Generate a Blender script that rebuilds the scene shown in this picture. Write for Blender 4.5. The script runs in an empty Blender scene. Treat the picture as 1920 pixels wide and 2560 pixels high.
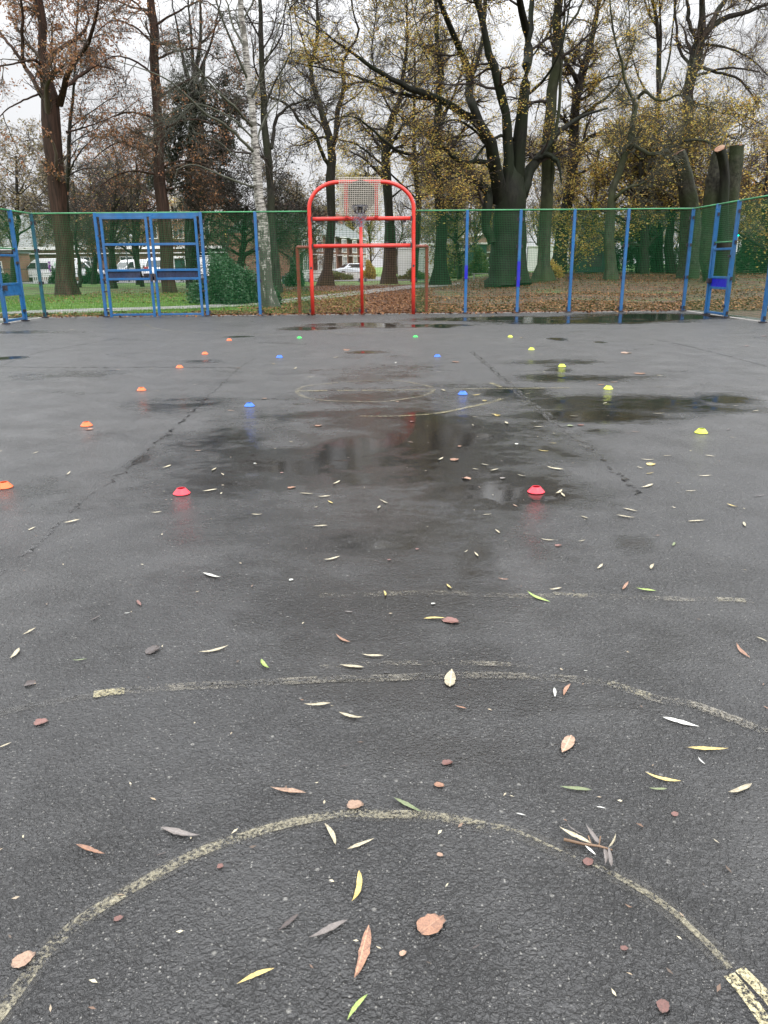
import bpy, math, random
import numpy as np
from mathutils import Vector
sc = bpy.context.scene
R = math.radians
# ------------------------------------------------------------------ camera
CH, CF, CP, CY_, CR = 1.45, 1923.0, 0.3107, 0.0209, -0.009     # height, focal (px of 1920), pitch, yaw, roll
_fw = np.array([math.sin(CY_)*math.cos(CP), math.cos(CY_)*math.cos(CP), -math.sin(CP)])
_rt = np.array([math.cos(CY_), -math.sin(CY_), 0.0]); _up = np.cross(_rt, _fw)
_r2 = _rt*math.cos(CR)+_up*math.sin(CR); _u2 = -_rt*math.sin(CR)+_up*math.cos(CR)
cam = bpy.data.cameras.new('camera'); camo = bpy.data.objects.new('camera', cam); sc.collection.objects.link(camo)
from mathutils import Matrix
m = Matrix(((_r2[0], _u2[0], -_fw[0]), (_r2[1], _u2[1], -_fw[1]), (_r2[2], _u2[2], -_fw[2])))
camo.matrix_world = Matrix.Translation((0, 0, CH)) @ m.to_4x4()
cam.sensor_fit = 'HORIZONTAL'; cam.sensor_width = 36.0; cam.lens = 36.0*CF/1920.0
cam.clip_start = 0.05; cam.clip_end = 2000
sc.camera = camo
# ------------------------------------------------------------------ world, sun, exposure
SUN_EL, SUN_AZ = 48.0, 150.0
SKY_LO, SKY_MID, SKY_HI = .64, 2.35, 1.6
w = bpy.data.worlds.new('World'); sc.world = w; w.use_nodes = True
nt = w.node_tree; N = nt.nodes; L = nt.links
bg = N['Background']; bg.inputs[1].default_value = 0.12
sky = N.new('ShaderNodeTexSky'); sky.sky_type = 'NISHITA'; sky.sun_disc = False
sky.sun_elevation = R(SUN_EL); sky.sun_rotation = R(SUN_AZ); sky.air_density = 1.6; sky.dust_density = 4.0
hs = N.new('ShaderNodeHueSaturation'); hs.inputs['Saturation'].default_value = 0.12; L.new(sky.outputs[0], hs.inputs['Color'])
tc = N.new('ShaderNodeTexCoord'); nz = N.new('ShaderNodeTexNoise'); nz.inputs['Scale'].default_value = 2.2; nz.inputs['Detail'].default_value = 4
mp = N.new('ShaderNodeMapping'); mp.inputs['Scale'].default_value = (1, 1, 2.2); L.new(tc.outputs['Generated'], mp.inputs[0]); L.new(mp.outputs[0], nz.inputs[0])
cr = N.new('ShaderNodeValToRGB'); cr.color_ramp.elements[0].position = .35; cr.color_ramp.elements[0].color = (7.5, 7.6, 7.85, 1)
cr.color_ramp.elements[1].position = .66; cr.color_ramp.elements[1].color = (8.4, 8.5, 8.75, 1); L.new(nz.outputs[0], cr.inputs[0])
mx = N.new('ShaderNodeMix'); mx.data_type = 'RGBA'; mx.inputs[0].default_value = .88
L.new(hs.outputs[0], mx.inputs[6]); L.new(cr.outputs[0], mx.inputs[7]); # overcast sky, brighter overhead; still brighter band above the frame added for court sheen
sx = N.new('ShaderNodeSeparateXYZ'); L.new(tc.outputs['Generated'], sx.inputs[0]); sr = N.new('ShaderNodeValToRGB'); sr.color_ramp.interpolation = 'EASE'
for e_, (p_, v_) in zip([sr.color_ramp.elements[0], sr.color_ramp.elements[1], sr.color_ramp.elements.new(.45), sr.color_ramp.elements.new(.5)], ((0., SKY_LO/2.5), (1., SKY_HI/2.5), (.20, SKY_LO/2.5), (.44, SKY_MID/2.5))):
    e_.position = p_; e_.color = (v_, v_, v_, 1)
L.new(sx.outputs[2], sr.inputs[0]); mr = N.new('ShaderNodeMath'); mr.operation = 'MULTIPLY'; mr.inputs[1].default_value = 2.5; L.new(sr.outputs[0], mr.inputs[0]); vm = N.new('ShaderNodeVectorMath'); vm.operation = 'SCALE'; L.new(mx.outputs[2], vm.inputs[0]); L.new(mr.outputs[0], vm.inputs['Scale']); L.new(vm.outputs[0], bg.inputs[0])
sun = bpy.data.lights.new('sun', 'SUN'); sun.energy = 0.7; sun.angle = R(25); sun.color = (1, .97, .93)
suno = bpy.data.objects.new('sun', sun); sc.collection.objects.link(suno)
# sun stands behind the camera, high, a little to the right
_a = R(SUN_AZ); _e = R(SUN_EL)
sd = Vector((math.sin(_a)*math.cos(_e), math.cos(_a)*math.cos(_e), math.sin(_e)))
suno.rotation_euler = sd.to_track_quat('Z', 'Y').to_euler()
sc.view_settings.view_transform = 'Standard'; sc.view_settings.look = 'None'; sc.view_settings.exposure = 0.65; sc.view_settings.gamma = 1
sc.cycles.max_bounces = 5; sc.cycles.diffuse_bounces = 2; sc.cycles.glossy_bounces = 3; sc.cycles.transparent_max_bounces = 12; sc.cycles.transmission_bounces = 2
sc.cycles.caustics_reflective = False; sc.cycles.caustics_refractive = False
rng = np.random.default_rng(7); random.seed(7)
# ------------------------------------------------------------------ placing helpers
def ray(px, py):
    d = _fw + _r2*((px-960)/CF) - _u2*((py-1280)/CF)
    return d
def sm(a, b, x):
    t = np.clip((np.asarray(x, float)-a)/(b-a), 0, 1); return t*t*(3-2*t)
def gz(x, y):
    return .72*sm(6, 15, x)*sm(30, 62, y)*np.ones_like(np.asarray(x, float)) - .02
def G(px, py, z=0.0):            # ground point on the court
    d = ray(px, py); t = (z-CH)/d[2]; return np.array([d[0]*t, d[1]*t, z])
def GT(px, py):                  # ground point on the park terrain
    d = ray(px, py); z = 0.0
    for _ in range(25):
        t = (z-CH)/min(d[2], -1e-3); x, y = d[0]*t, d[1]*t; z = .5*z+.5*float(gz(x, y))
    return np.array([x, y, z])
def W(px, py, Y):                # point on the upright plane at distance Y
    d = ray(px, py); t = Y/d[1]; return np.array([d[0]*t, Y, CH+d[2]*t])
def mpp(Y): return Y*math.cos(CP)/CF      # metres per photo pixel at distance Y
def mpz(p): return float((np.array(p)-np.array([0, 0, CH]))@_fw)/CF
# ------------------------------------------------------------------ object helpers
COL = sc.collection
def mesh_np(name, V, F, mat=None, smooth=False):
    V = np.asarray(V, np.float32).reshape(-1, 3); F = np.asarray(F, np.int32); k = F.shape[1]
    me = bpy.data.meshes.new(name); me.vertices.add(len(V)); me.vertices.foreach_set('co', V.ravel())
    me.loops.add(F.size); me.loops.foreach_set('vertex_index', F.ravel())
    me.polygons.add(len(F)); me.polygons.foreach_set('loop_start', np.arange(0, F.size, k, dtype=np.int32))
    if smooth: me.polygons.foreach_set('use_smooth', np.ones(len(F), bool))
    me.update(calc_edges=True); me.validate()
    if mat: me.materials.append(mat)
    return me
def link(name, me, parent=None, loc=None):
    o = bpy.data.objects.new(name, me); COL.objects.link(o)
    if parent: o.parent = parent
    if loc is not None: o.location = loc
    return o
def tag(o, label=None, cat=None, group=None, kind=None):
    if label: o['label'] = label
    if cat: o['category'] = cat
    if group: o['group'] = group
    if kind: o['kind'] = kind
    return o
def empty(name, loc, label, cat, group=None, rz=0):
    o = bpy.data.objects.new(name, None); COL.objects.link(o); o.location = loc; o.rotation_euler = (0, 0, rz); o.empty_display_size = .2
    return tag(o, label, cat, group)
class MB:
    def __init__(s): s.V = []; s.F = []; s.n = 0
    def add(s, V, F):
        V = np.asarray(V, float).reshape(-1, 3); s.V.append(V)
        for f in F: s.F.append(tuple(int(i)+s.n for i in f))
        s.n += len(V); return s
    def box(s, c, d, rz=0, bev=0):
        x, y, z = [v/2 for v in d]; V = np.array([[sx*x, sy*y, sz*z] for sz in (-1, 1) for sx, sy in ((-1, -1), (1, -1), (1, 1), (-1, 1))])
        if rz: ca, sa = math.cos(rz), math.sin(rz); V = V @ np.array([[ca, sa, 0], [-sa, ca, 0], [0, 0, 1]])
        return s.add(V+np.array(c), [(3, 2, 1, 0), (4, 5, 6, 7), (0, 1, 5, 4), (1, 2, 6, 5), (2, 3, 7, 6), (3, 0, 4, 7)])
    def bar(s, a, b, t, u=None):     # square bar a to b of thickness t (or (t1,t2))
        return s.tube([a, b], [t/2*1.414]*2, 4, rot=math.pi/4)
    def tube(s, P, r, k=8, rot=0, cap=True):
        P = [np.array(p, float) for p in P]; n = len(P); base = s.n; VV = []
        t0 = P[1]-P[0]; ref = np.array([0, 0, 1.]) if abs(t0[2])/np.linalg.norm(t0) < .9 else np.array([1., 0, 0])
        u = np.cross(t0, ref); u /= np.linalg.norm(u)
        for i in range(n):
            t = P[min(i+1, n-1)]-P[max(i-1, 0)]; t /= np.linalg.norm(t)+1e-9
            u = u-t*(u@t); u /= np.linalg.norm(u)+1e-9; v = np.cross(t, u); rr = r[i] if hasattr(r, '__len__') else r
            for j in range(k):
                a = 2*math.pi*j/k+rot; VV.append(P[i]+rr*(math.cos(a)*u+math.sin(a)*v))
        F = [(i*k+j, i*k+(j+1) % k, (i+1)*k+(j+1) % k, (i+1)*k+j) for i in range(n-1) for j in range(k)]
        if cap: F += [tuple(range(k-1, -1, -1)), tuple((n-1)*k+j for j in range(k))]
        return s.add(VV, F)
    def build(s, name, mat, parent=None, smooth=False, bevel=0, loc=None):
        V = np.concatenate(s.V) if s.V else np.zeros((0, 3))
        me = bpy.data.meshes.new(name); me.from_pydata(V.tolist(), [], s.F); me.update()
        if mat: me.materials.append(mat)
        if smooth:
            for p in me.polygons: p.use_smooth = True
        o = link(name, me, parent, loc)
        if bevel:
            b = o.modifiers.new('bevel', 'BEVEL'); b.width = bevel; b.segments = 2; b.limit_method = 'ANGLE'
        return o
# ------------------------------------------------------------------ materials
def newmat(name):
    m = bpy.data.materials.new(name); m.use_nodes = True; return m, m.node_tree, m.node_tree.nodes['Principled BSDF']
def noise(nt, scale, detail=3, vec=None, rough=.5, dist=0):
    n = nt.nodes.new('ShaderNodeTexNoise'); n.inputs['Scale'].default_value = scale; n.inputs['Detail'].default_value = detail
    n.inputs['Roughness'].default_value = rough; n.inputs['Distortion'].default_value = dist
    if vec is not None: nt.links.new(vec, n.inputs['Vector'])
    return n.outputs[0]
def objco(nt, scale=(1, 1, 1)):
    t = nt.nodes.new('ShaderNodeTexCoord'); m = nt.nodes.new('ShaderNodeMapping'); m.inputs['Scale'].default_value = scale
    nt.links.new(t.outputs['Object'], m.inputs[0]); return m.outputs[0]
def ramp(nt, fac, stops, interp='LINEAR'):
    r = nt.nodes.new('ShaderNodeValToRGB'); e = r.color_ramp.elements; r.color_ramp.interpolation = interp
    while len(e) < len(stops): e.new(.5)
    for x, (p, c) in zip(e, stops): x.position = p; x.color = (*c, 1) if len(c) == 3 else c
    nt.links.new(fac, r.inputs[0]); return r.outputs[0]
def fr(nt, fac, a, b, c=0., d=1.):   # map range with smooth clamp
    n = nt.nodes.new('ShaderNodeMapRange'); n.inputs[1].default_value = a; n.inputs[2].default_value = b; n.inputs[3].default_value = c; n.inputs[4].default_value = d
    nt.links.new(fac, n.inputs[0]); return n.outputs[0]
def mth(nt, op, a, b=None, c=None):
    n = nt.nodes.new('ShaderNodeMath'); n.operation = op
    for i, v in enumerate((a, b, c)):
        if v is None: continue
        if isinstance(v, (int, float)): n.inputs[i].default_value = v
        else: nt.links.new(v, n.inputs[i])
    return n.outputs[0]
def mixc(nt, f, a, b):
    n = nt.nodes.new('ShaderNodeMix'); n.data_type = 'RGBA'
    for i, v in ((0, f), (6, a), (7, b)):
        if isinstance(v, (int, float)): n.inputs[i].default_value = v
        elif isinstance(v, tuple): n.inputs[i].default_value = (*v, 1)
        else: nt.links.new(v, n.inputs[i])
    return n.outputs[2]
def bump(nt, h, strength, dist, bs, prev=None):
    n = nt.nodes.new('ShaderNodeBump'); n.inputs['Distance'].default_value = dist
    if isinstance(strength, (int, float)): n.inputs['Strength'].default_value = strength
    else: nt.links.new(strength, n.inputs['Strength'])
    nt.links.new(h, n.inputs['Height'])
    if prev is not None: nt.links.new(prev, n.inputs['Normal'])
    if bs: nt.links.new(n.outputs[0], bs.inputs['Normal'])
    return n.outputs[0]
def paint(name, c, rough=.35, var=.35, scale=6, dirt=(.05, .045, .04)):
    m, nt, b = newmat(name); v = objco(nt)
    a = noise(nt, scale, 5, v); d = noise(nt, scale*7, 3, v)
    col = mixc(nt, fr(nt, a, .35, .75, 0, 1), c, tuple(x*(1-var) for x in c))
    col = mixc(nt, fr(nt, d, .62, .8, 0, .6), col, dirt)
    ch = noise(nt, 26, 4, v, .75); sp_ = nt.nodes.new('ShaderNodeSeparateXYZ'); nt.links.new(v, sp_.inputs[0]); low = fr(nt, sp_.outputs[2], .0, .5, .10, 0); ch = fr(nt, mth(nt, 'ADD', ch, low), .66, .70)
    col = mixc(nt, mth(nt, 'MULTIPLY', ch, .85), col, (.075, .035, .02)); fade = noise(nt, 1.3, 3, v, .6); col = mixc(nt, fr(nt, fade, .45, .7, 0, .28), col, tuple(.55*x+.10 for x in c))
    nt.links.new(col, b.inputs['Base Color']); nt.links.new(fr(nt, a, .3, .7, rough*.7, rough*1.5), b.inputs['Roughness'])
    bump(nt, d, .15, .002, b); return m
def simple(name, c, rough=.6, var=.3, scale=3, metal=0, bmp=0):
    m, nt, b = newmat(name); v = objco(nt); a = noise(nt, scale, 5, v, .6)
    col = mixc(nt, fr(nt, a, .3, .7), tuple(x*(1-var) for x in c), tuple(min(1, x*(1+var)) for x in c))
    nt.links.new(col, b.inputs['Base Color']); b.inputs['Roughness'].default_value = rough; b.inputs['Metallic'].default_value = metal
    if bmp: bump(nt, a, .5, bmp, b)
    return m
M = {}
M['blue'] = paint('blue paint', (.012, .115, .30), .38, .35, 5)
M['royal'] = paint('fresh royal blue paint', (.003, .006, .38), .4, .15, 5)
M['navy'] = paint('faded navy panel', (.008, .018, .06), .5, .7, 14, (.03, .06, .12))
M['bluegreen'] = paint('weathered blue green post paint', (.012, .10, .14), .4, .5, 4)
M['green'] = paint('green paint', (.03, .22, .075), .4, .3, 4)
M['wire'] = simple('green coated wire', (.008, .10, .03), .5, .2)
M['wire'].node_tree.nodes['Principled BSDF'].inputs['Specular IOR Level'].default_value = .15
M['redwire'] = simple('dull red coated wire', (.10, .05, .018), .5, .3)
M['red'] = paint('red paint', (.68, .035, .022), .33, .22, 4)
M['darkred'] = paint('rusty dark red paint', (.27, .035, .018), .5, .35, 7)
M['cream'] = simple('cream coated mesh', (.44, .41, .35), .5, .15)
M['bracket'] = simple('dark bracket steel', (.03, .025, .03), .5, .4)
M['steel'] = simple('dark grey steel', (.10, .10, .11), .4, .3, metal=.6)
M['chain'] = simple('galvanised chain', (.25, .24, .30), .4, .3, metal=.6)
M['disc'] = simple('dark olive disc', (.05, .048, .03), .7, .5, 9)
M['concrete'] = simple('pale concrete', (.26, .25, .23), .75, .3, 4, bmp=.003)
def bark(name, c1, c2, sc_=3, zs=.25, bmp=.03, moss=None):
    m, nt, b = newmat(name); v = objco(nt, (1, 1, zs)); a = noise(nt, sc_*3, 6, v, .65, .4); g = noise(nt, .5, 2, objco(nt))
    col = mixc(nt, fr(nt, a, .35, .65), c1, c2)
    if moss: col = mixc(nt, fr(nt, g, .42, .6, 0, .75), col, moss)
    nt.links.new(col, b.inputs['Base Color']); b.inputs['Roughness'].default_value = .75; bump(nt, a, .8, bmp, b); b.inputs['Specular IOR Level'].default_value = .2; return m
M['bark_red'] = bark('reddish fibrous bark', (.012, .008, .006), (.060, .032, .022), 3.0, .09)
M['bark_dark'] = bark('dark wet bark', (.009, .008, .007), (.036, .030, .025), 3, .25, moss=(.02, .025, .012))
M['bark_green'] = bark('smooth green grey bark', (.018, .020, .013), (.055, .056, .036), 1.6, .5, .02, moss=(.034, .044, .016))
M['bark_black'] = bark('black green mossy bark', (.005, .0055, .004), (.016, .017, .011), 2, .3, .04, moss=(.010, .016, .006))
M['twig'] = simple('dark brown twigs', (.032, .024, .019), .8, .3, 1)
M['twig_green'] = simple('lichen covered twigs', (.055, .058, .038), .8, .3, 1)
M['twig_red'] = simple('russet twigs', (.062, .045, .032), .8, .3, 1)
M['bark_stump'] = bark('rough stained beech bark', (.010, .010, .008), (.055, .054, .038), 2.0, .8, .06, moss=(.022, .032, .010))
m, nt, b = newmat('fresh sawn wood'); v = objco(nt, (1, 1, 1)); a = noise(nt, 9, 5, v, .7, 1.5); c_ = noise(nt, 2.5, 3, v)
col = mixc(nt, fr(nt, a, .35, .65), (.30, .15, .09), (.16, .08, .05)); col = mixc(nt, fr(nt, c_, .5, .65, 0, .7), col, (.34, .23, .15)); nt.links.new(col, b.inputs['Base Color']); b.inputs['Roughness'].default_value = .7; M['cut'] = m
def leafmat(name, cols, transl=.35, rough=.5, spec=.5):
    m, nt, b = newmat(name); g = nt.nodes.new('ShaderNodeNewGeometry'); n = len(cols)
    c = ramp(nt, g.outputs['Random Per Island'], [(i/max(1, n-1), x) for i, x in enumerate(cols)])
    nt.links.new(c, b.inputs['Base Color']); b.inputs['Roughness'].default_value = rough; b.inputs['Specular IOR Level'].default_value = spec
    if transl:
        t = nt.nodes.new('ShaderNodeBsdfTranslucent'); nt.links.new(c, t.inputs[0]); mxs = nt.nodes.new('ShaderNodeMixShader'); mxs.inputs[0].default_value = transl
        out = nt.nodes['Material Output']; nt.links.new(b.outputs[0], mxs.inputs[1]); nt.links.new(t.outputs[0], mxs.inputs[2]); nt.links.new(mxs.outputs[0], out.inputs[0])
    return m
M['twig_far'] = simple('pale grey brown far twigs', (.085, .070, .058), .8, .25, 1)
M['lf_gold'] = leafmat('golden beech leaves', [(.46, .22, .05), (.60, .38, .07), (.66, .49, .10), (.72, .58, .16), (.48, .47, .10), (.68, .54, .20), (.50, .30, .07), (.62, .42, .12)], .5)
M['lf_olive'] = leafmat('olive yellow leaves', [(.18, .15, .03), (.44, .32, .05), (.28, .27, .05), (.52, .36, .06), (.15, .17, .03)], .4)
M['lf_rust'] = leafmat('rust needles', [(.22, .09, .04), (.34, .15, .07), (.28, .14, .07), (.38, .22, .10)], .4)
M['lf_pine'] = leafmat('dark conifer needles', [(.015, .022, .010), (.028, .036, .016), (.022, .03, .016), (.05, .045, .025)], .15)
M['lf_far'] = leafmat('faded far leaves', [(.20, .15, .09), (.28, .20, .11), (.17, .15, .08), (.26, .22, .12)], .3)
M['lf_shrub'] = leafmat('dark shrub leaves', [(.012, .038, .014), (.022, .065, .022), (.032, .085, .028), (.045, .10, .04)], .2)
M['lf_green'] = leafmat('mid green leaves', [(.03, .08, .02), (.06, .12, .03), (.10, .15, .03), (.16, .18, .04)], .3)
M['litter'] = leafmat('fallen brown leaves', [(.05, .022, .012), (.11, .045, .02), (.18, .08, .03), (.08, .033, .016), (.24, .11, .04), (.04, .02, .012), (.14, .055, .025), (.36, .20, .08)], 0, .6, .2)
M['grass'] = leafmat('grass blades', [(.06, .14, .015), (.10, .20, .02), (.13, .23, .03), (.17, .24, .05)], .3)
# ------------------------------------------------------------------ numpy tubes, growth and leaves
def tubes(P, Rr, k, fl=None):
    N_, m_, _ = P.shape; t = np.gradient(P, axis=1); t /= np.linalg.norm(t, axis=2, keepdims=True)+1e-9
    d0 = P[:, -1]-P[:, 0]; ref = np.where(np.abs(d0[:, 2:3]) > .8*np.linalg.norm(d0, axis=1, keepdims=True), np.array([[1., 0, 0]]), np.array([[0, 0, 1.]]))
    ref = np.repeat(ref[:, None], m_, 1); u = np.cross(t, ref); u /= np.linalg.norm(u, axis=2, keepdims=True)+1e-9; v = np.cross(t, u)
    a = np.arange(k)*2*math.pi/k; R4 = Rr[:, :, None, None]
    if fl is not None: ph = rng.random(N_)[:, None, None]*6; R4 = R4*(1+fl[:, :, None]*(np.sin(5*a[None, None]+ph+.25*np.arange(m_)[None, :, None])+.6*np.sin(3*a[None, None]+2*ph)))[..., None]
    ring = P[:, :, None]+R4*(np.cos(a)[None, None, :, None]*u[:, :, None]+np.sin(a)[None, None, :, None]*v[:, :, None])
    V = ring.reshape(-1, 3); i, s, j = np.meshgrid(np.arange(N_), np.arange(m_-1), np.arange(k), indexing='ij'); b = i*m_*k+s*k; j2 = (j+1) % k
    F = np.stack([b+j, b+j2, b+k+j2, b+k+j], -1).reshape(-1, 4); return V, F
def cat_meshes(parts):
    Vs, Fs, n = [], [], 0
    for V, F in parts:
        if len(V) == 0: continue
        Vs.append(V); Fs.append(F+n); n += len(V)
    return np.concatenate(Vs), np.concatenate(Fs)
def grow(P, Rr, n, ln, ang, m_, rr, rmin, up, wig, tmin=.2, tmax=1., flat=0, taper=.25):
    Ls = np.linalg.norm(np.diff(P, axis=1), axis=2).sum(1); idx = rng.choice(len(P), n, p=Ls/Ls.sum()); mm = P.shape[1]
    t = tmin+(tmax-tmin)*rng.random(n); f = t*(mm-1); i0 = np.minimum(f.astype(int), mm-2); fr_ = (f-i0)[:, None]
    p = P[idx, i0]*(1-fr_)+P[idx, i0+1]*fr_; tan = P[idx, i0+1]-P[idx, i0]; tan /= np.linalg.norm(tan, axis=1, keepdims=True)+1e-9
    r0 = (Rr[idx, i0]*(1-fr_[:, 0])+Rr[idx, i0+1]*fr_[:, 0])
    q = rng.normal(size=(n, 3)); q[:, 2] *= (1-flat); q -= tan*(q*tan).sum(1, keepdims=True); q /= np.linalg.norm(q, axis=1, keepdims=True)+1e-9
    a = np.radians(ang[0]+(ang[1]-ang[0])*rng.random(n))[:, None]; d = tan*np.cos(a)+q*np.sin(a)
    Ln = (ln[0]+(ln[1]-ln[0])*rng.random(n)**1.3)*(1.15-.5*t); step = (Ln/(m_-1))[:, None]
    out = [p]; dd = d
    for s in range(m_-1):
        dd = dd+wig*rng.normal(size=(n, 3)); dd[:, 2] += up; dd /= np.linalg.norm(dd, axis=1, keepdims=True); out.append(out[-1]+dd*step)
    Pn = np.stack(out, 1); rb = np.maximum(np.minimum(r0*rr, r0*.9), rmin)[:, None]
    Rn = rb*np.linspace(1, taper, m_)[None]; return Pn, np.maximum(Rn, rmin*.6)
def leaf_quads(pts, size, flat=.5, jit=.1, asp=.6):
    n = len(pts); p = pts+rng.normal(size=(n, 3))*jit; a = rng.normal(size=(n, 3)); a[:, 2] *= (1-flat); a /= np.linalg.norm(a, axis=1, keepdims=True)
    nn = rng.normal(size=(n, 3)); nn[:, 2] += 2.5*flat; b = np.cross(nn, a); b /= np.linalg.norm(b, axis=1, keepdims=True)+1e-9
    s = (size*(.6+.8*rng.random(n)))[:, None]; V = np.stack([p-a*s*.5, p+b*s*.5*asp-a*s*.05, p+a*s*.5, p-b*s*.5*asp-a*s*.05], 1).reshape(-1, 3)
    return V, np.arange(n*4).reshape(-1, 4)
def pick(P, n, tmin=.3, part=.42):
    sub = rng.permutation(len(P))[:max(1, int(len(P)*part))]; idx = sub[rng.integers(0, len(sub), n)]; t = (tmin+(1-tmin)*rng.random(n))*(P.shape[1]-1); i0 = np.minimum(t.astype(int), P.shape[1]-2); f = (t-i0)[:, None]
    return P[idx, i0]*(1-f)+P[idx, i0+1]*f
def resample(pts, rad, step_n=16):
    pts = np.array(pts, float); rad = np.array(rad, float); s = np.r_[0, np.cumsum(np.linalg.norm(np.diff(pts, axis=0), axis=1))]; n = len(pts)
    # catmull-rom through the traced points
    q = np.linspace(0, s[-1], step_n); out = []
    for x in q:
        i = min(max(np.searchsorted(s, x)-1, 0), n-2); t = (x-s[i])/(s[i+1]-s[i]+1e-9); p0, p1, p2, p3 = pts[max(i-1, 0)], pts[i], pts[i+1], pts[min(i+2, n-1)]
        out.append(.5*((2*p1)+(-p0+p2)*t+(2*p0-5*p1+4*p2-p3)*t*t+(-p0+3*p1-3*p2+p3)*t**3))
    return np.array(out), np.interp(q, s, rad)
def make_tree(name, label, cat, Y, limbs, barkm, twigm, lv, leaves=None, group=None, base=None, extra=None, roots=True, top_ext=8.5, thin=None, forks=2, skip0=0):
    """limbs: lists of (px,py,width_px[,depth offset]); lv: growth levels; leaves: list of (material,count,size,flat,jitter,level)"""
    PP, RR, EX = [], [], []
    for li, lb in enumerate(limbs):
        dy = 0; pts, rad = [], []; wander = 0; sgn = 1 if rng.random() < .5 else -1
        for i, q in enumerate(lb):
            if len(q) > 3: d = wander = q[3]
            elif li and i: wander += sgn*(.25+.5*rng.random()); d = wander
            else: d = wander
            pts.append(W(q[0], q[1], Y+d)); rad.append(max(.012, q[2]/2*mpz(pts[-1])*1.03))
        if lb[-1][1] <= 8 and top_ext:      # runs out of the frame: let it go on growing
            t = pts[-1]-pts[-3 if len(pts) > 2 else -2]; t /= np.linalg.norm(t); Lx = top_ext*(.7+.6*rng.random())
            if forks and rad[-1] > .05:     # crown above the frame: it shades the court and shows in the puddles
                for _ in range(forks):
                    t2 = t+rng.normal(size=3)*np.array([.5, .5, .2]); t2 /= np.linalg.norm(t2); l2 = Lx*(.6+.5*rng.random()); a0 = pts[-1]; EX.append(resample([a0+t2*l2*f+rng.normal(size=3)*.12*f for f in (0, .35, .7, 1.)], [rad[-1]*f for f in (.65, .5, .32, .15)], 22))
            for f in (.35, .7, 1.):
                pts.append(pts[-1]+(t+rng.normal(size=3)*.12)*Lx*.35); rad.append(max(.02, rad[-1]*.72))
        if li == 0 and roots: pts[0][2] = float(gz(pts[0][0], pts[0][1]))-.12
        p, r = resample(pts, rad, 22); p[1:-1] += rng.normal(size=(20, 3))*np.minimum(.04, r[1:-1, None]*.25)
        PP.append(p); RR.append(r)
    for p, r in EX: PP.append(p); RR.append(r)
    P = np.array(PP); Rr = np.array(RR); bl = P[0, 0].copy(); bl[2] += .12
    root = empty(name, bl, label, cat, group)
    big = Rr[:, 0] > .09; parts = []
    if big.any(): fl = np.full(Rr[big].shape, .045); fl[0, :8] = np.linspace(.16, .05, 8); parts.append(tubes(P[big], Rr[big]*(1+.05*rng.normal(size=Rr[big].shape)), 20, fl))
    if (~big).any() and not thin: parts.append(tubes(P[~big], Rr[~big], 7))
    V, F = cat_meshes(parts); to = link('trunk', mesh_np('trunk', V-bl, F, barkm, True), root)
    if (~big).any() and thin: V, F = tubes(P[~big], Rr[~big], 7); link('branches', mesh_np('branches', V-bl, F, thin, True), to)
    cur = (P[skip0:], Rr[skip0:]); parts = []; levels = [cur]
    for i, a in enumerate(lv):
        cur = grow(cur[0], cur[1], *a[:-1], **a[-1]); levels.append(cur); parts.append(tubes(cur[0], cur[1], 5 if i == 0 else (4 if i == 1 and len(lv) > 2 else 3)))
    V, F = cat_meshes(parts); cw = link('crown', mesh_np('crown', V-bl, F, twigm, False), root)
    if leaves:
        for mt, n, size, flat, jit, lvl in leaves:
            pts = pick(levels[lvl][0], n); V, F = leaf_quads(pts-bl, size, flat, jit); link('foliage', mesh_np('foliage', V, F, mt), cw)
    return root, levels
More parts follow.
